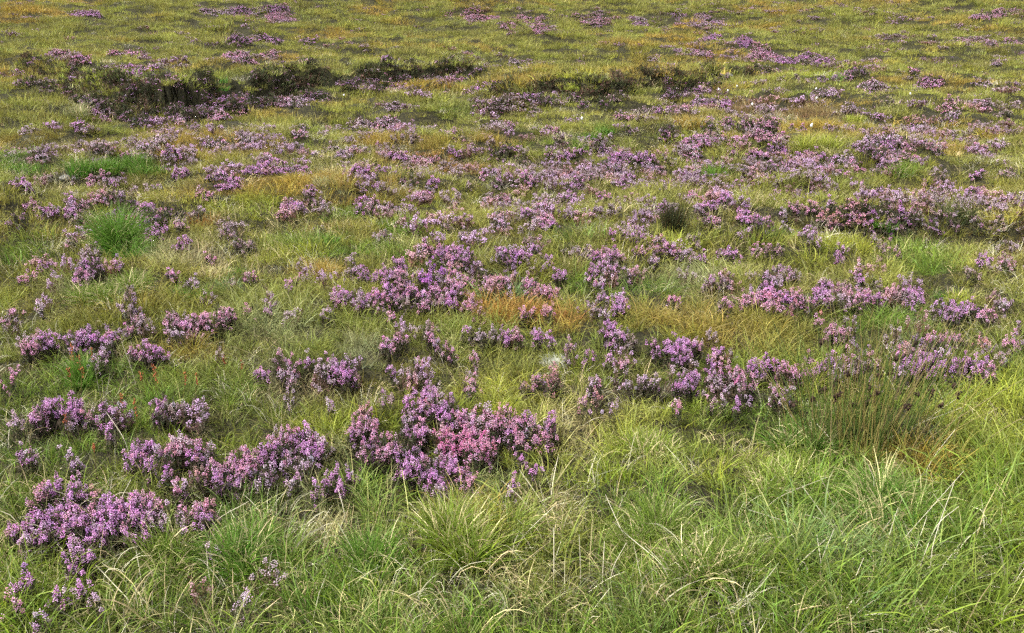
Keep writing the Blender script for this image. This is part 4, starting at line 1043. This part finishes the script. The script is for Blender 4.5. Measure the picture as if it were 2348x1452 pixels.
# ------------------------------------------------------------------ tussocks one can tell apart
# u, v of the base, width px, height px, colour, droop, dry share, label
TUSS = [(287, 592, 128, 95, 'vivid', 1.0, .10, 'emerald green rounded tussock among dark heather near the left edge'),
        (255, 680, 160, 60, 'green', 1.2, .35, 'broad loose green tussock in front of the emerald tussock'),
        (430, 690, 80, 36, 'vivid', 1.1, .2, 'low bright green tuft between two heather patches, right of the loose green tussock'),
        (526, 675, 60, 34, 'blue', 1.1, .3, 'bluish green tuft beside the low bright green tuft'),
        (540, 636, 34, 24, 'vivid', .8, .1, 'small deep green tuft right of the bleached bent tussock'),
        (484, 640, 62, 36, 'straw', 1.5, .9, 'bleached bent tussock with drooping straw blades'),
        (754, 562, 50, 26, 'vivid', .9, .1, 'dark green tuft under faded heather left of centre'),
        (924, 540, 60, 26, 'green', .8, .2, 'bright green tuft on open turf above the central heather'),
        (734, 645, 70, 44, 'gold', .6, .4, 'golden upright tuft left of the purple central heather'),
        (290, 404, 130, 34, 'vivid', .6, .1, 'long dark green strip of grass near the left edge'),
        (185, 400, 60, 30, 'vivid', .6, .1, 'dark green tuft at the left end of the long grass strip'),
        (1835, 346, 56, 34, 'lime', .8, .1, 'yellow-green tussock, left half of the long pair'),
        (1890, 340, 56, 30, 'lime', .8, .15, 'yellow-green tussock with olive shade, right half of the long pair'),
        (1634, 402, 44, 26, 'vivid', .8, .05, 'small vivid green tuft among violet heather'),
        (1571, 572, 50, 22, 'lime', .9, .1, 'lime yellow tuft below the dark upright rush'),
        (1287, 324, 46, 22, 'grey', 1.4, .5, 'pale green drooping mound on the middle slope'),
        (1318, 338, 50, 26, 'green', .9, .2, 'dark olive tussock right of the pale green mound'),
        (1362, 324, 34, 20, 'vivid', .8, .1, 'deep green tuft beside twiggy heather on the middle slope'),
        (1388, 306, 30, 20, 'vivid', .7, .1, 'bright green tuft just above the deep green tuft'),
        (1584, 292, 62, 30, 'gold', .8, .2, 'golden olive tussock on the right middle slope'),
        (1553, 320, 42, 20, 'lime', .8, .1, 'yellow-green tuft in front of the golden olive tussock'),
        (1436, 350, 60, 28, 'olive', .7, .2, 'olive tuft between two violet heather patches'),
        (1222, 462, 34, 26, 'olive', .6, .1, 'dark olive upright tuft above pink heather in the middle'),
        (1963, 282, 26, 18, 'lime', .7, .1, 'little yellow-green tuft on the far right slope'),
        (1926, 184, 30, 18, 'vivid', .7, .1, 'bright green tuft near the top right'),
        (1324, 202, 34, 16, 'lime', .9, .1, 'light green tuft on the far middle rise'),
        (1215, 212, 60, 24, 'olive', .9, .2, 'olive tussock crowning the far middle bank'),
        (2061, 404, 46, 28, 'green', .7, .2, 'olive green tuft in front of the rounded lilac mound'),
        (2031, 538, 56, 22, 'vivid', 1.0, .1, 'bright green leafy tuft at the foot of the right bank'),
        (2190, 500, 34, 56, 'dark', .6, .1, 'dark green upright clump at the right edge above the bank'),
        (2177, 694, 50, 36, 'lime', .9, .2, 'fresh yellow-green tuft at the right edge behind violet heather'),
        (1125, 690, 66, 34, 'blue', 1.3, .4, 'grey-blue soft grass clump right of the central heather row'),
        (1655, 625, 70, 30, 'lime', 1.2, .4, 'pale swept green tuft on the right middle ground'),
        (740, 424, 60, 24, 'grey', 1.3, .6, 'silvery grass patch on the left middle slope'),
        (175, 275, 60, 30, 'grey', 1.2, .4, 'grey green tussock below the left end of the peat bank'),
        (340, 232, 60, 18, 'lime', .9, .1, 'yellow-green grass overhanging the dark peat bank'),
        (424, 226, 44, 18, 'lime', .9, .1, 'yellow-green tuft overhanging the middle of the peat bank'),
        (510, 218, 30, 16, 'vivid', .9, .1, 'green tuft on the lip of the peat bank'),
        (1010, 1300, 230, 130, 'fresh', .55, .35, 'golden-green upright tussock at the bottom centre'),
        (840, 1320, 150, 100, 'vivid', .7, .25, 'deep green tussock left of the golden-green one'),
        (560, 1290, 170, 100, 'vivid', .9, .3, 'bright green grass clump right of the lower left heather'),
        (1500, 1250, 190, 110, 'green', 1.0, .3, 'rounded green tussock at the lower right of centre'),
        (1480, 1050, 150, 60, 'fresh', .6, .4, 'yellow-green tuft right of the big pink heather'),
        (1840, 1040, 140, 70, 'vivid', 1.2, .35, 'bright green arching tussock at the foot of the rushes'),
        (1800, 1130, 230, 70, 'fresh', 1.3, .4, 'wide swept yellow-green tussock below the rushes'),
        (2040, 1200, 240, 110, 'vivid', 1.3, .4, 'large drooping green tussock at the lower right'),
        (1620, 1330, 240, 110, 'green', 1.1, .4, 'loose green tussock at the bottom right of centre'),
        (395, 1300, 160, 90, 'green', 1.1, .35, 'arching green tussock below the lower left heather'),
        (205, 870, 100, 50, 'vivid', .6, .1, 'bright green upright grass at the left edge under orange spikes'),
        (1860, 890, 90, 50, 'lime', .6, .2, 'yellow-green tuft glowing behind the rushes'),
        (1305, 592, 60, 30, 'dark', .5, .0, 'dark green dwarf shrub beside pink heather in the middle')]
for u, v, wpx, hpx, colour, droop, dry, lb in TUSS:
    rs = np.random.default_rng(int(u * 7 + v))
    X, Y = at(u, v, 0.0)
    X, Y = float(X[0]), float(Y[0]); Z = float(terrain(X, Y))
    dist = math.sqrt(X * X + Y * Y + (CAM_H - Z) ** 2)
    W, Hh = wpx * dist / FPX, hpx * dist / FPX * 1.25
    lod = np.clip(dist / 4.2, 1, 5.5)
    fine = 1.6 if 'emerald' in lb else 1.0
    n = int(fine * np.clip(1000 * (W / .25) ** 1.3 / lod ** 1.3, 200, 1700))
    parts_g, parts_d = [], []
    K = 5 if lod < 2 else 3
    sub = max(3, int(W / (.05 * lod)))
    for k in range(sub):
        r = math.sqrt(rs.random()) * W * .36; a = rs.random() * 6.28
        ox, oy = r * math.cos(a), r * math.sin(a) * 1.0
        oz = float(terrain(X + ox, Y + oy)) - Z
        edge = r / (W * .36 + 1e-6)
        nb = max(6, n // sub)
        for lst, cnt, sc in ((parts_g, int(nb * (1 - dry * .7)), 1.0), (parts_d, int(nb * dry * .55), 1.05)):
            if cnt < 1:
                continue
            V, F, tt, rnd = blades(cnt, Hh * sc * (1.05 - .35 * edge), .14 + .34 * edge, droop, .0029 / fine * lod ** .95, .035 * lod, rs, K=K, hvar=.45, out=.38)
            V = V + np.array([[ox, oy, oz]])
            A = {'tt': tt, 'rnd': rnd}
            if lst is parts_d:
                t = rs.random()
                cc = np.array([0.54, 0.47, 0.26]) if t < .6 else np.array([0.46, 0.44, 0.2])
                A['col'] = np.tile(cc * rs.uniform(.8, 1.15), (len(V), 1))
            lst.append((V, F, A))
    nm = 'dwarf_shrub' if 'shrub' in lb else 'grass_tussock'
    e = empty(nm, (X, Y, Z))
    if parts_g:
        V, F, A = join(parts_g)
        g = link('green_blades', mesh_from('green_blades', V, F, A), M_TUSSOCK, e)
        c = np.array(PAL[colour])
        g.color = (*c, 1)
        g['kind'] = 'stuff'
    if parts_d:
        V, F, A = join(parts_d)
        tag(link('dry_blades', mesh_from('dry_blades', V, F, A), M_TUSSOCK_DRY, e), kind='stuff')
    tag(e, lb, 'shrub' if 'shrub' in lb else 'grass tussock', None if 'shrub' in lb else 'tussocks standing out of the turf')

# ------------------------------------------------------------------ rushes
def polytube(P, r, sides=5):
    """closed tapering tube along P (k,3) with radii r (k,)"""
    P, r = np.asarray(P, float), np.asarray(r, float)
    k = len(P)
    T = np.gradient(P, axis=0)
    R = rot_to(T, np.zeros(k))
    a = np.arange(sides) * 2 * math.pi / sides
    ring = np.cos(a)[None, :, None] * R[:, None, :, 0] + np.sin(a)[None, :, None] * R[:, None, :, 1]
    V = (P[:, None, :] + ring * r[:, None, None]).reshape(-1, 3)
    F = [[i * sides + s, i * sides + (s + 1) % sides, (i + 1) * sides + (s + 1) % sides, (i + 1) * sides + s] for i in range(k - 1) for s in range(sides)]
    return V, np.array(F)

def lump(radius, rs, rough=.35, flat=(1, 1, 1), seg=(7, 9)):
    """an uneven rounded body"""
    a, b = seg
    V = [(0, 0, 1)]
    for i in range(1, a):
        for j in range(b):
            t, p = math.pi * i / a, 2 * math.pi * (j + .5 * (i % 2)) / b
            V.append((math.sin(t) * math.cos(p), math.sin(t) * math.sin(p), math.cos(t)))
    V.append((0, 0, -1))
    V = np.array(V)
    V = V * (1 + rs.normal(0, rough * .45, (len(V), 1)))
    F = [[0, 1 + j, 1 + (j + 1) % b, 1 + (j + 1) % b] for j in range(b)]
    for i in range(a - 2):
        for j in range(b):
            F.append([1 + i * b + j, 1 + (i + 1) * b + j, 1 + (i + 1) * b + (j + 1) % b, 1 + i * b + (j + 1) % b])
    n = len(V) - 1
    F3 = [[1 + (a - 2) * b + j, n, 1 + (a - 2) * b + (j + 1) % b] for j in range(b)]
    tri = [[f[0], f[1], f[2]] for f in F if f[2] == f[3]] + F3
    for f in F:
        if f[2] != f[3]:
            tri += [[f[0], f[1], f[2]], [f[0], f[2], f[3]]]
    return V * radius * np.array(flat), np.array(tri)

def seedhead(rs, size):
    """a dense knot of little brown capsules"""
    n = 11
    p = rs.normal(0, .45, (n, 3)) * size
    V, F = stamp(FLORET_V, FLORET_F, p, rot_to(p + rs.normal(0, .1, (n, 3)), rs.random(n) * 6), np.full((n, 3), size) * rs.uniform(.7, 1.3, (n, 1)))
    return V, F

def on_ray(u, v, y):
    a, dy, dz = ray(u, v)
    t = y / dy
    return np.array([a * t, y, CAM_H + dz * t])

rs = np.random.default_rng(77)
RX, RY = (float(q[0]) for q in at(1985, 1035, 0.0))
RZ = float(terrain(RX, RY))
rush = empty('rush_clump', (RX, RY, RZ))
tag(rush, 'clump of tall green rushes with dark brown seed heads at the right', 'rush')
HEADS = [(1991, 924), (1928, 896), (1919, 870), (1941, 857), (1985, 887), (2004, 903), (1987, 844), (2017, 846), (2035, 855), (2052, 821), (2060, 895), (2078, 931), (2035, 937), (2134, 894), (2130, 907),
         (2184, 883), (2192, 903), (1824, 882), (1818, 923), (1806, 859), (1878, 787), (1913, 916), (1917, 905), (2011, 861), (1880, 894), (2100, 905), (1955, 930), (2155, 930), (1860, 915)]
NST = 270
for k in range(NST):
    if k < len(HEADS):
        hu, hv = HEADS[k]
        yy = RY + rs.normal(0, .10)
        top = on_ray(hu, hv, yy) - np.array([RX, RY, RZ])
        base = np.array([np.clip(top[0] * .55, -.22, .24) + rs.normal(0, .025), rs.normal(0, .07), 0])
    else:
        bx = rs.normal(0.0, .125)
        base = np.array([bx, rs.normal(0, .07), 0])
        L = rs.uniform(.30, .62)
        lean = bx * 1.7 + rs.normal(0, .16) + (.30 if rs.random() < .25 else 0)
        top = base + np.array([math.sin(lean) * L, rs.normal(0, .07), math.cos(lean) * L])
    base[2] = float(terrain(RX + base[0], RY + base[1])) - RZ - .02
    m1 = base * .5 + top * .5 + np.array([-(top[0] - base[0]) * .10, 0, .015])
    ts_ = np.linspace(0, 1, 5)[:, None]
    P = (1 - ts_) ** 2 * base + 2 * ts_ * (1 - ts_) * m1 + ts_ ** 2 * top
    dead = k >= len(HEADS) and rs.random() < .16
    r0 = .0019
    if k < len(HEADS):      # the stem runs on past its head as a sharp point
        tip = top + (P[-1] - P[-2]) * .35
        P = np.concatenate([P, tip[None]])
    V, F = polytube(P, np.linspace(r0, r0 * .35, len(P)), 4)
    c = np.array([0.24, 0.19, 0.09]) if dead else np.array([0.095, 0.14, 0.03]) * rs.uniform(.6, 1.5)
    if not dead and rs.random() < .4:
        c = np.array([0.26, 0.22, 0.07])
    st = link('stem', mesh_from('stem', V, F, {'col': np.tile(c, (len(V), 1))}, smooth=True), M_RUSH, rush)
    if k < len(HEADS):
        V, F = seedhead(rs, .019 if k == 0 else rs.uniform(.011, .015))
        link('seed_head', mesh_from('seed_head', V + top + np.array([.004, -.004, 0]), F), M_SEED, st)

DX, DY = (float(q[0]) for q in at(1542, 538, 0.0))
DZ = float(terrain(DX, DY))
dr = empty('rush_tuft', (DX, DY, DZ))
tag(dr, 'small dark upright rush tuft standing alone in faded heather', 'rush')
for mt, n, c0 in (('dark_stems', 420, (0.022, 0.034, 0.010)), ('brown_stems', 110, (0.06, 0.042, 0.016))):
    V, F, tt, rnd = blades(n, .25, .2, .12, .0048, .065, rs, K=3)
    g = link(mt, mesh_from(mt, V, F, {'tt': tt, 'rnd': rnd}), M_DARKRUSH, dr)
    g.color = (*c0, 1)
    g['kind'] = 'stuff'

# ------------------------------------------------------------------ long bleached stalks lying through the grass
STALKS = [[(2059, 1164), (2020, 1289)], [(2198, 1162), (2148, 1206), (2113, 1291)], [(2190, 1101), (2144, 1232), (2133, 1302)], [(2140, 1132), (2190, 1204)], [(2210, 1080), (2057, 1252)], [(2200, 1249), (2159, 1305)],
          [(1878, 1086), (1908, 1153)], [(1839, 1114), (1906, 1204), (1932, 1223)], [(1847, 1180), (1900, 1201)], [(1716, 1169), (1839, 1210)], [(1873, 1226), (1883, 1300)], [(1900, 1230), (1873, 1256), (1836, 1293)],
          [(1913, 1212), (1882, 1289)], [(1980, 1280), (1960, 1330)], [(1740, 1271), (1799, 1280), (1845, 1291)], [(1895, 1095), (1782, 1143)], [(1388, 1134), (1420, 1206), (1436, 1239)], [(1328, 1226), (1331, 1300)],
          [(1270, 1210), (1270, 1300)], [(1386, 1241), (1383, 1295)], [(1436, 1245), (1407, 1300)], [(1409, 1199), (1444, 1232), (1518, 1297)], [(1479, 1252), (1523, 1300)], [(1191, 1077), (1250, 1164)], [(1274, 1158), (1202, 1228)],
          [(775, 1199), (812, 1269)], [(775, 1121), (788, 1169)], [(1006, 1125), (1061, 1173)], [(2000, 820), (2033, 861), (2052, 895)], [(2198, 911), (2085, 990)], [(2205, 935), (2060, 992)], [(2144, 880), (2160, 915)],
          [(2022, 783), (2048, 822)], [(244, 946), (281, 1001)], [(278, 782), (302, 848)], [(1718, 845), (1740, 900)], [(2130, 985), (2140, 1005)], [(570, 1150), (495, 1195)], [(300, 1100), (277, 1150)],
          [(1862, 960), (1905, 1010)], [(2190, 985), (2140, 1050)], [(1775, 905), (1830, 975)], [(312, 1262), (322, 1320)]]
items = []
for k, S in enumerate(STALKS):
    rs = np.random.default_rng(300 + k)
    bu, bv = S[-1]
    X, Y = (float(q[0]) for q in at(bu, bv, 0.07))
    P = []
    for j, (u, v) in enumerate(S[::-1]):
        yy = Y + j * rs.uniform(-.02, .10)
        q = on_ray(u, v, yy)
        q[2] = max(q[2], float(terrain(q[0], q[1])) + .05)
        P.append(q)
    foot = P[0] + (P[0] - P[1]) * .4
    foot[2] = float(terrain(foot[0], foot[1])) - .01
    P = np.array([foot] + P)
    # a smooth bow through the points
    Pp = np.concatenate([[2 * P[0] - P[1]], P, [2 * P[-1] - P[-2]]])
    Q = []
    for q in range(1, len(Pp) - 2):
        for t in (0, .25, .5, .75):
            a, b, c, d = Pp[q - 1:q + 3]
            Q.append(.5 * (2 * b + (c - a) * t + (2 * a - 5 * b + 4 * c - d) * t * t + (3 * b - a - 3 * c + d) * t ** 3))
    Q.append(P[-1])
    Q = np.array(Q)
    V, F = polytube(Q, np.linspace(.0014, .0007, len(Q)) * rs.uniform(.8, 1.15), 5)
    o3 = Q[0].copy()
    o = link('dry_stalk', mesh_from('dry_stalk', V - o3, F, smooth=True), M_STALK, None, tuple(o3))
    tag(o, None, 'stalk', 'bleached stalks through the grass')
    mu, mv = np.mean([p[0] for p in S]), np.mean([p[1] for p in S])
    ln = math.hypot(S[0][0] - S[-1][0], S[0][1] - S[-1][1])
    du = S[0][0] - S[-1][0]; dv = S[-1][1] - S[0][1]
    items.append((o, mu, mv, 'long' if ln > 95 else 'short', 'upright straw' if abs(du) < .3 * dv else ('straw' + (' right-leaning' if du > 0 else ' left-leaning'))))
give_labels(items, 'stalk')

# ------------------------------------------------------------------ orange seed spikes of bog asphodel
ASPH = [(160, 806, 30), (172, 812, 34), (182, 830, 24), (211, 815, 28), (159, 855, 18), (183, 855, 20), (353, 852, 28), (359, 862, 26), (418, 868, 22), (324, 863, 14), (449, 870, 22), (281, 916, 22), (309, 932, 34),
        (513, 826, 12), (154, 959, 16), (558, 837, 16), (207, 1027, 14)]
items = []
for k, (u, v, hp) in enumerate(ASPH):
    rs = np.random.default_rng(500 + k)
    X, Y = (float(q[0]) for q in at(u, v, .12))
    Z = float(terrain(X, Y))
    d = math.hypot(Y, CAM_H)
    c = on_ray(u, v, Y)
    hm = hp * d / FPX
    top = c + np.array([rs.normal(0, .01), 0, hm * .6])
    e = empty('asphodel', (X, Y, Z))
    b = np.array([X + rs.normal(0, .01), Y, Z - .01])
    V, F = polytube([b, b * .5 + top * .5 + rs.normal(0, .004, 3), top], [.0011, .001, .0007], 4)
    link('stem', mesh_from('stem', V - [X, Y, Z], F, {'col': np.tile([.16, .12, .04], (len(V), 1))}), M_RUSH, e)
    n = 13
    t = np.linspace(0, 1, n)[:, None]
    p = (top - np.array([0, 0, hm * 1.2])) * (1 - t) + top * t + rs.normal(0, .0035, (n, 3))
    V, F = stamp(FLORET_V, FLORET_F, p, rot_to(rs.normal(0, .35, (n, 3)) + np.array([[0, 0, 1.]]), rs.random(n) * 6), np.tile([[.006, .006, .011]], (n, 1)) * rs.uniform(.7, 1.2, (n, 1)))
    link('seed_spike', mesh_from('seed_spike', V - [X, Y, Z], F), M_ASPH, e)
    tag(e, None, 'flower', 'orange seed spikes in the left turf')
    items.append((e, u, v, 'tall' if hp > 25 else 'middling' if hp > 17 else 'small', 'orange'))
LAND_ALL = LAND
LAND = [('the violet heather at the left edge', 200, 768), ('the pink-tipped heather tuft', 340, 804), ('the dark little heather bush', 405, 935), ('the left edge violet heather clump', 170, 935), ('the bright green edge grass', 205, 870)]
give_labels(items, 'seed spike')
LAND = LAND_ALL

# ------------------------------------------------------------------ cotton grass on the far slope
items = []
for k, (u, v) in enumerate([(1646, 212), (1667, 211), (1869, 207), (1870, 228), (2085, 220), (1688, 201), (1331, 276), (786, 221), (1857, 294), (1722, 244)]):
    rs = np.random.default_rng(700 + k)
    X, Y = (float(q[0]) for q in at(u, v, .25))
    Z = float(terrain(X, Y))
    e = empty('cotton_grass', (X, Y, Z))
    V, F = polytube([(0, 0, -.01), (.01, 0, .13), (.02, .01, .26)], [.003, .0025, .002], 4)
    link('stem', mesh_from('stem', V, F, {'col': np.tile([.14, .15, .05], (len(V), 1))}), M_RUSH, e)
    V, F = lump(.016, rs, .4, (1, 1, 1.4), (5, 6))
    link('cotton_head', mesh_from('cotton_head', V + [.02, .01, .27], F, smooth=True), M_COTTON, e)
    tag(e, None, 'cotton grass', 'white cotton grass heads on the far slope')
    items.append((e, u, v, 'single', 'white'))
give_labels(items, 'cotton grass head')

# ------------------------------------------------------------------ stones and lichen
def stone(u, v, wpx, flat, mat, label, nm='stone', seed=1, sink=.62):
    rs = np.random.default_rng(seed)
    X, Y = (float(q[0]) for q in at(u, v, .03))
    d = math.hypot(Y, CAM_H)
    r = wpx * d / FPX / 2
    V, F = lump(r, rs, .16, flat, (9, 12))
    z = float(terrain(X, Y)) + r * flat[2] * (1 - sink)
    o = link(nm, mesh_from(nm, V, F, smooth=True), mat, None, (X, Y, z))
    o.rotation_euler = (0, 0, rs.uniform(0, 6))
    return tag(o, label, 'stone')
stone(150, 406, 26, (1, .7, .6), M_STONE, 'pale weathered stone at the left edge below the dark green grass strip', seed=11)
stone(1667, 181, 28, (1, .8, .55), M_STONE, 'grey stone in the broken far bank at the top right', seed=12)
stone(643, 1096, 16, (.8, .7, 1.1), M_DARKSTONE, 'little dark stone under lilac heather at the lower left', seed=14)

rs = np.random.default_rng(15)
X, Y = (float(q[0]) for q in at(1274, 832, .03))
Z = float(terrain(X, Y))
e = empty('lichen_cushion', (X, Y, Z))
V, F = lump(.036, rs, .22, (1.0, .85, .5), (9, 14))
link('cushion', mesh_from('cushion', V + [0, 0, .03], F, smooth=True), M_LICHEN, e)
V, F, tt, rnd = blades(420, .05, .5, .9, .0032, .06, rs, K=3)
link('tufts', mesh_from('tufts', V + [0, 0, .03], F, {'tt': tt, 'rnd': rnd, 'col': np.tile([.34, .35, .28], (len(V), 1))}), M_TUSSOCK_DRY, e)['kind'] = 'stuff'
tag(e, 'pale grey lichen cushion in brown turf right of centre', 'lichen')
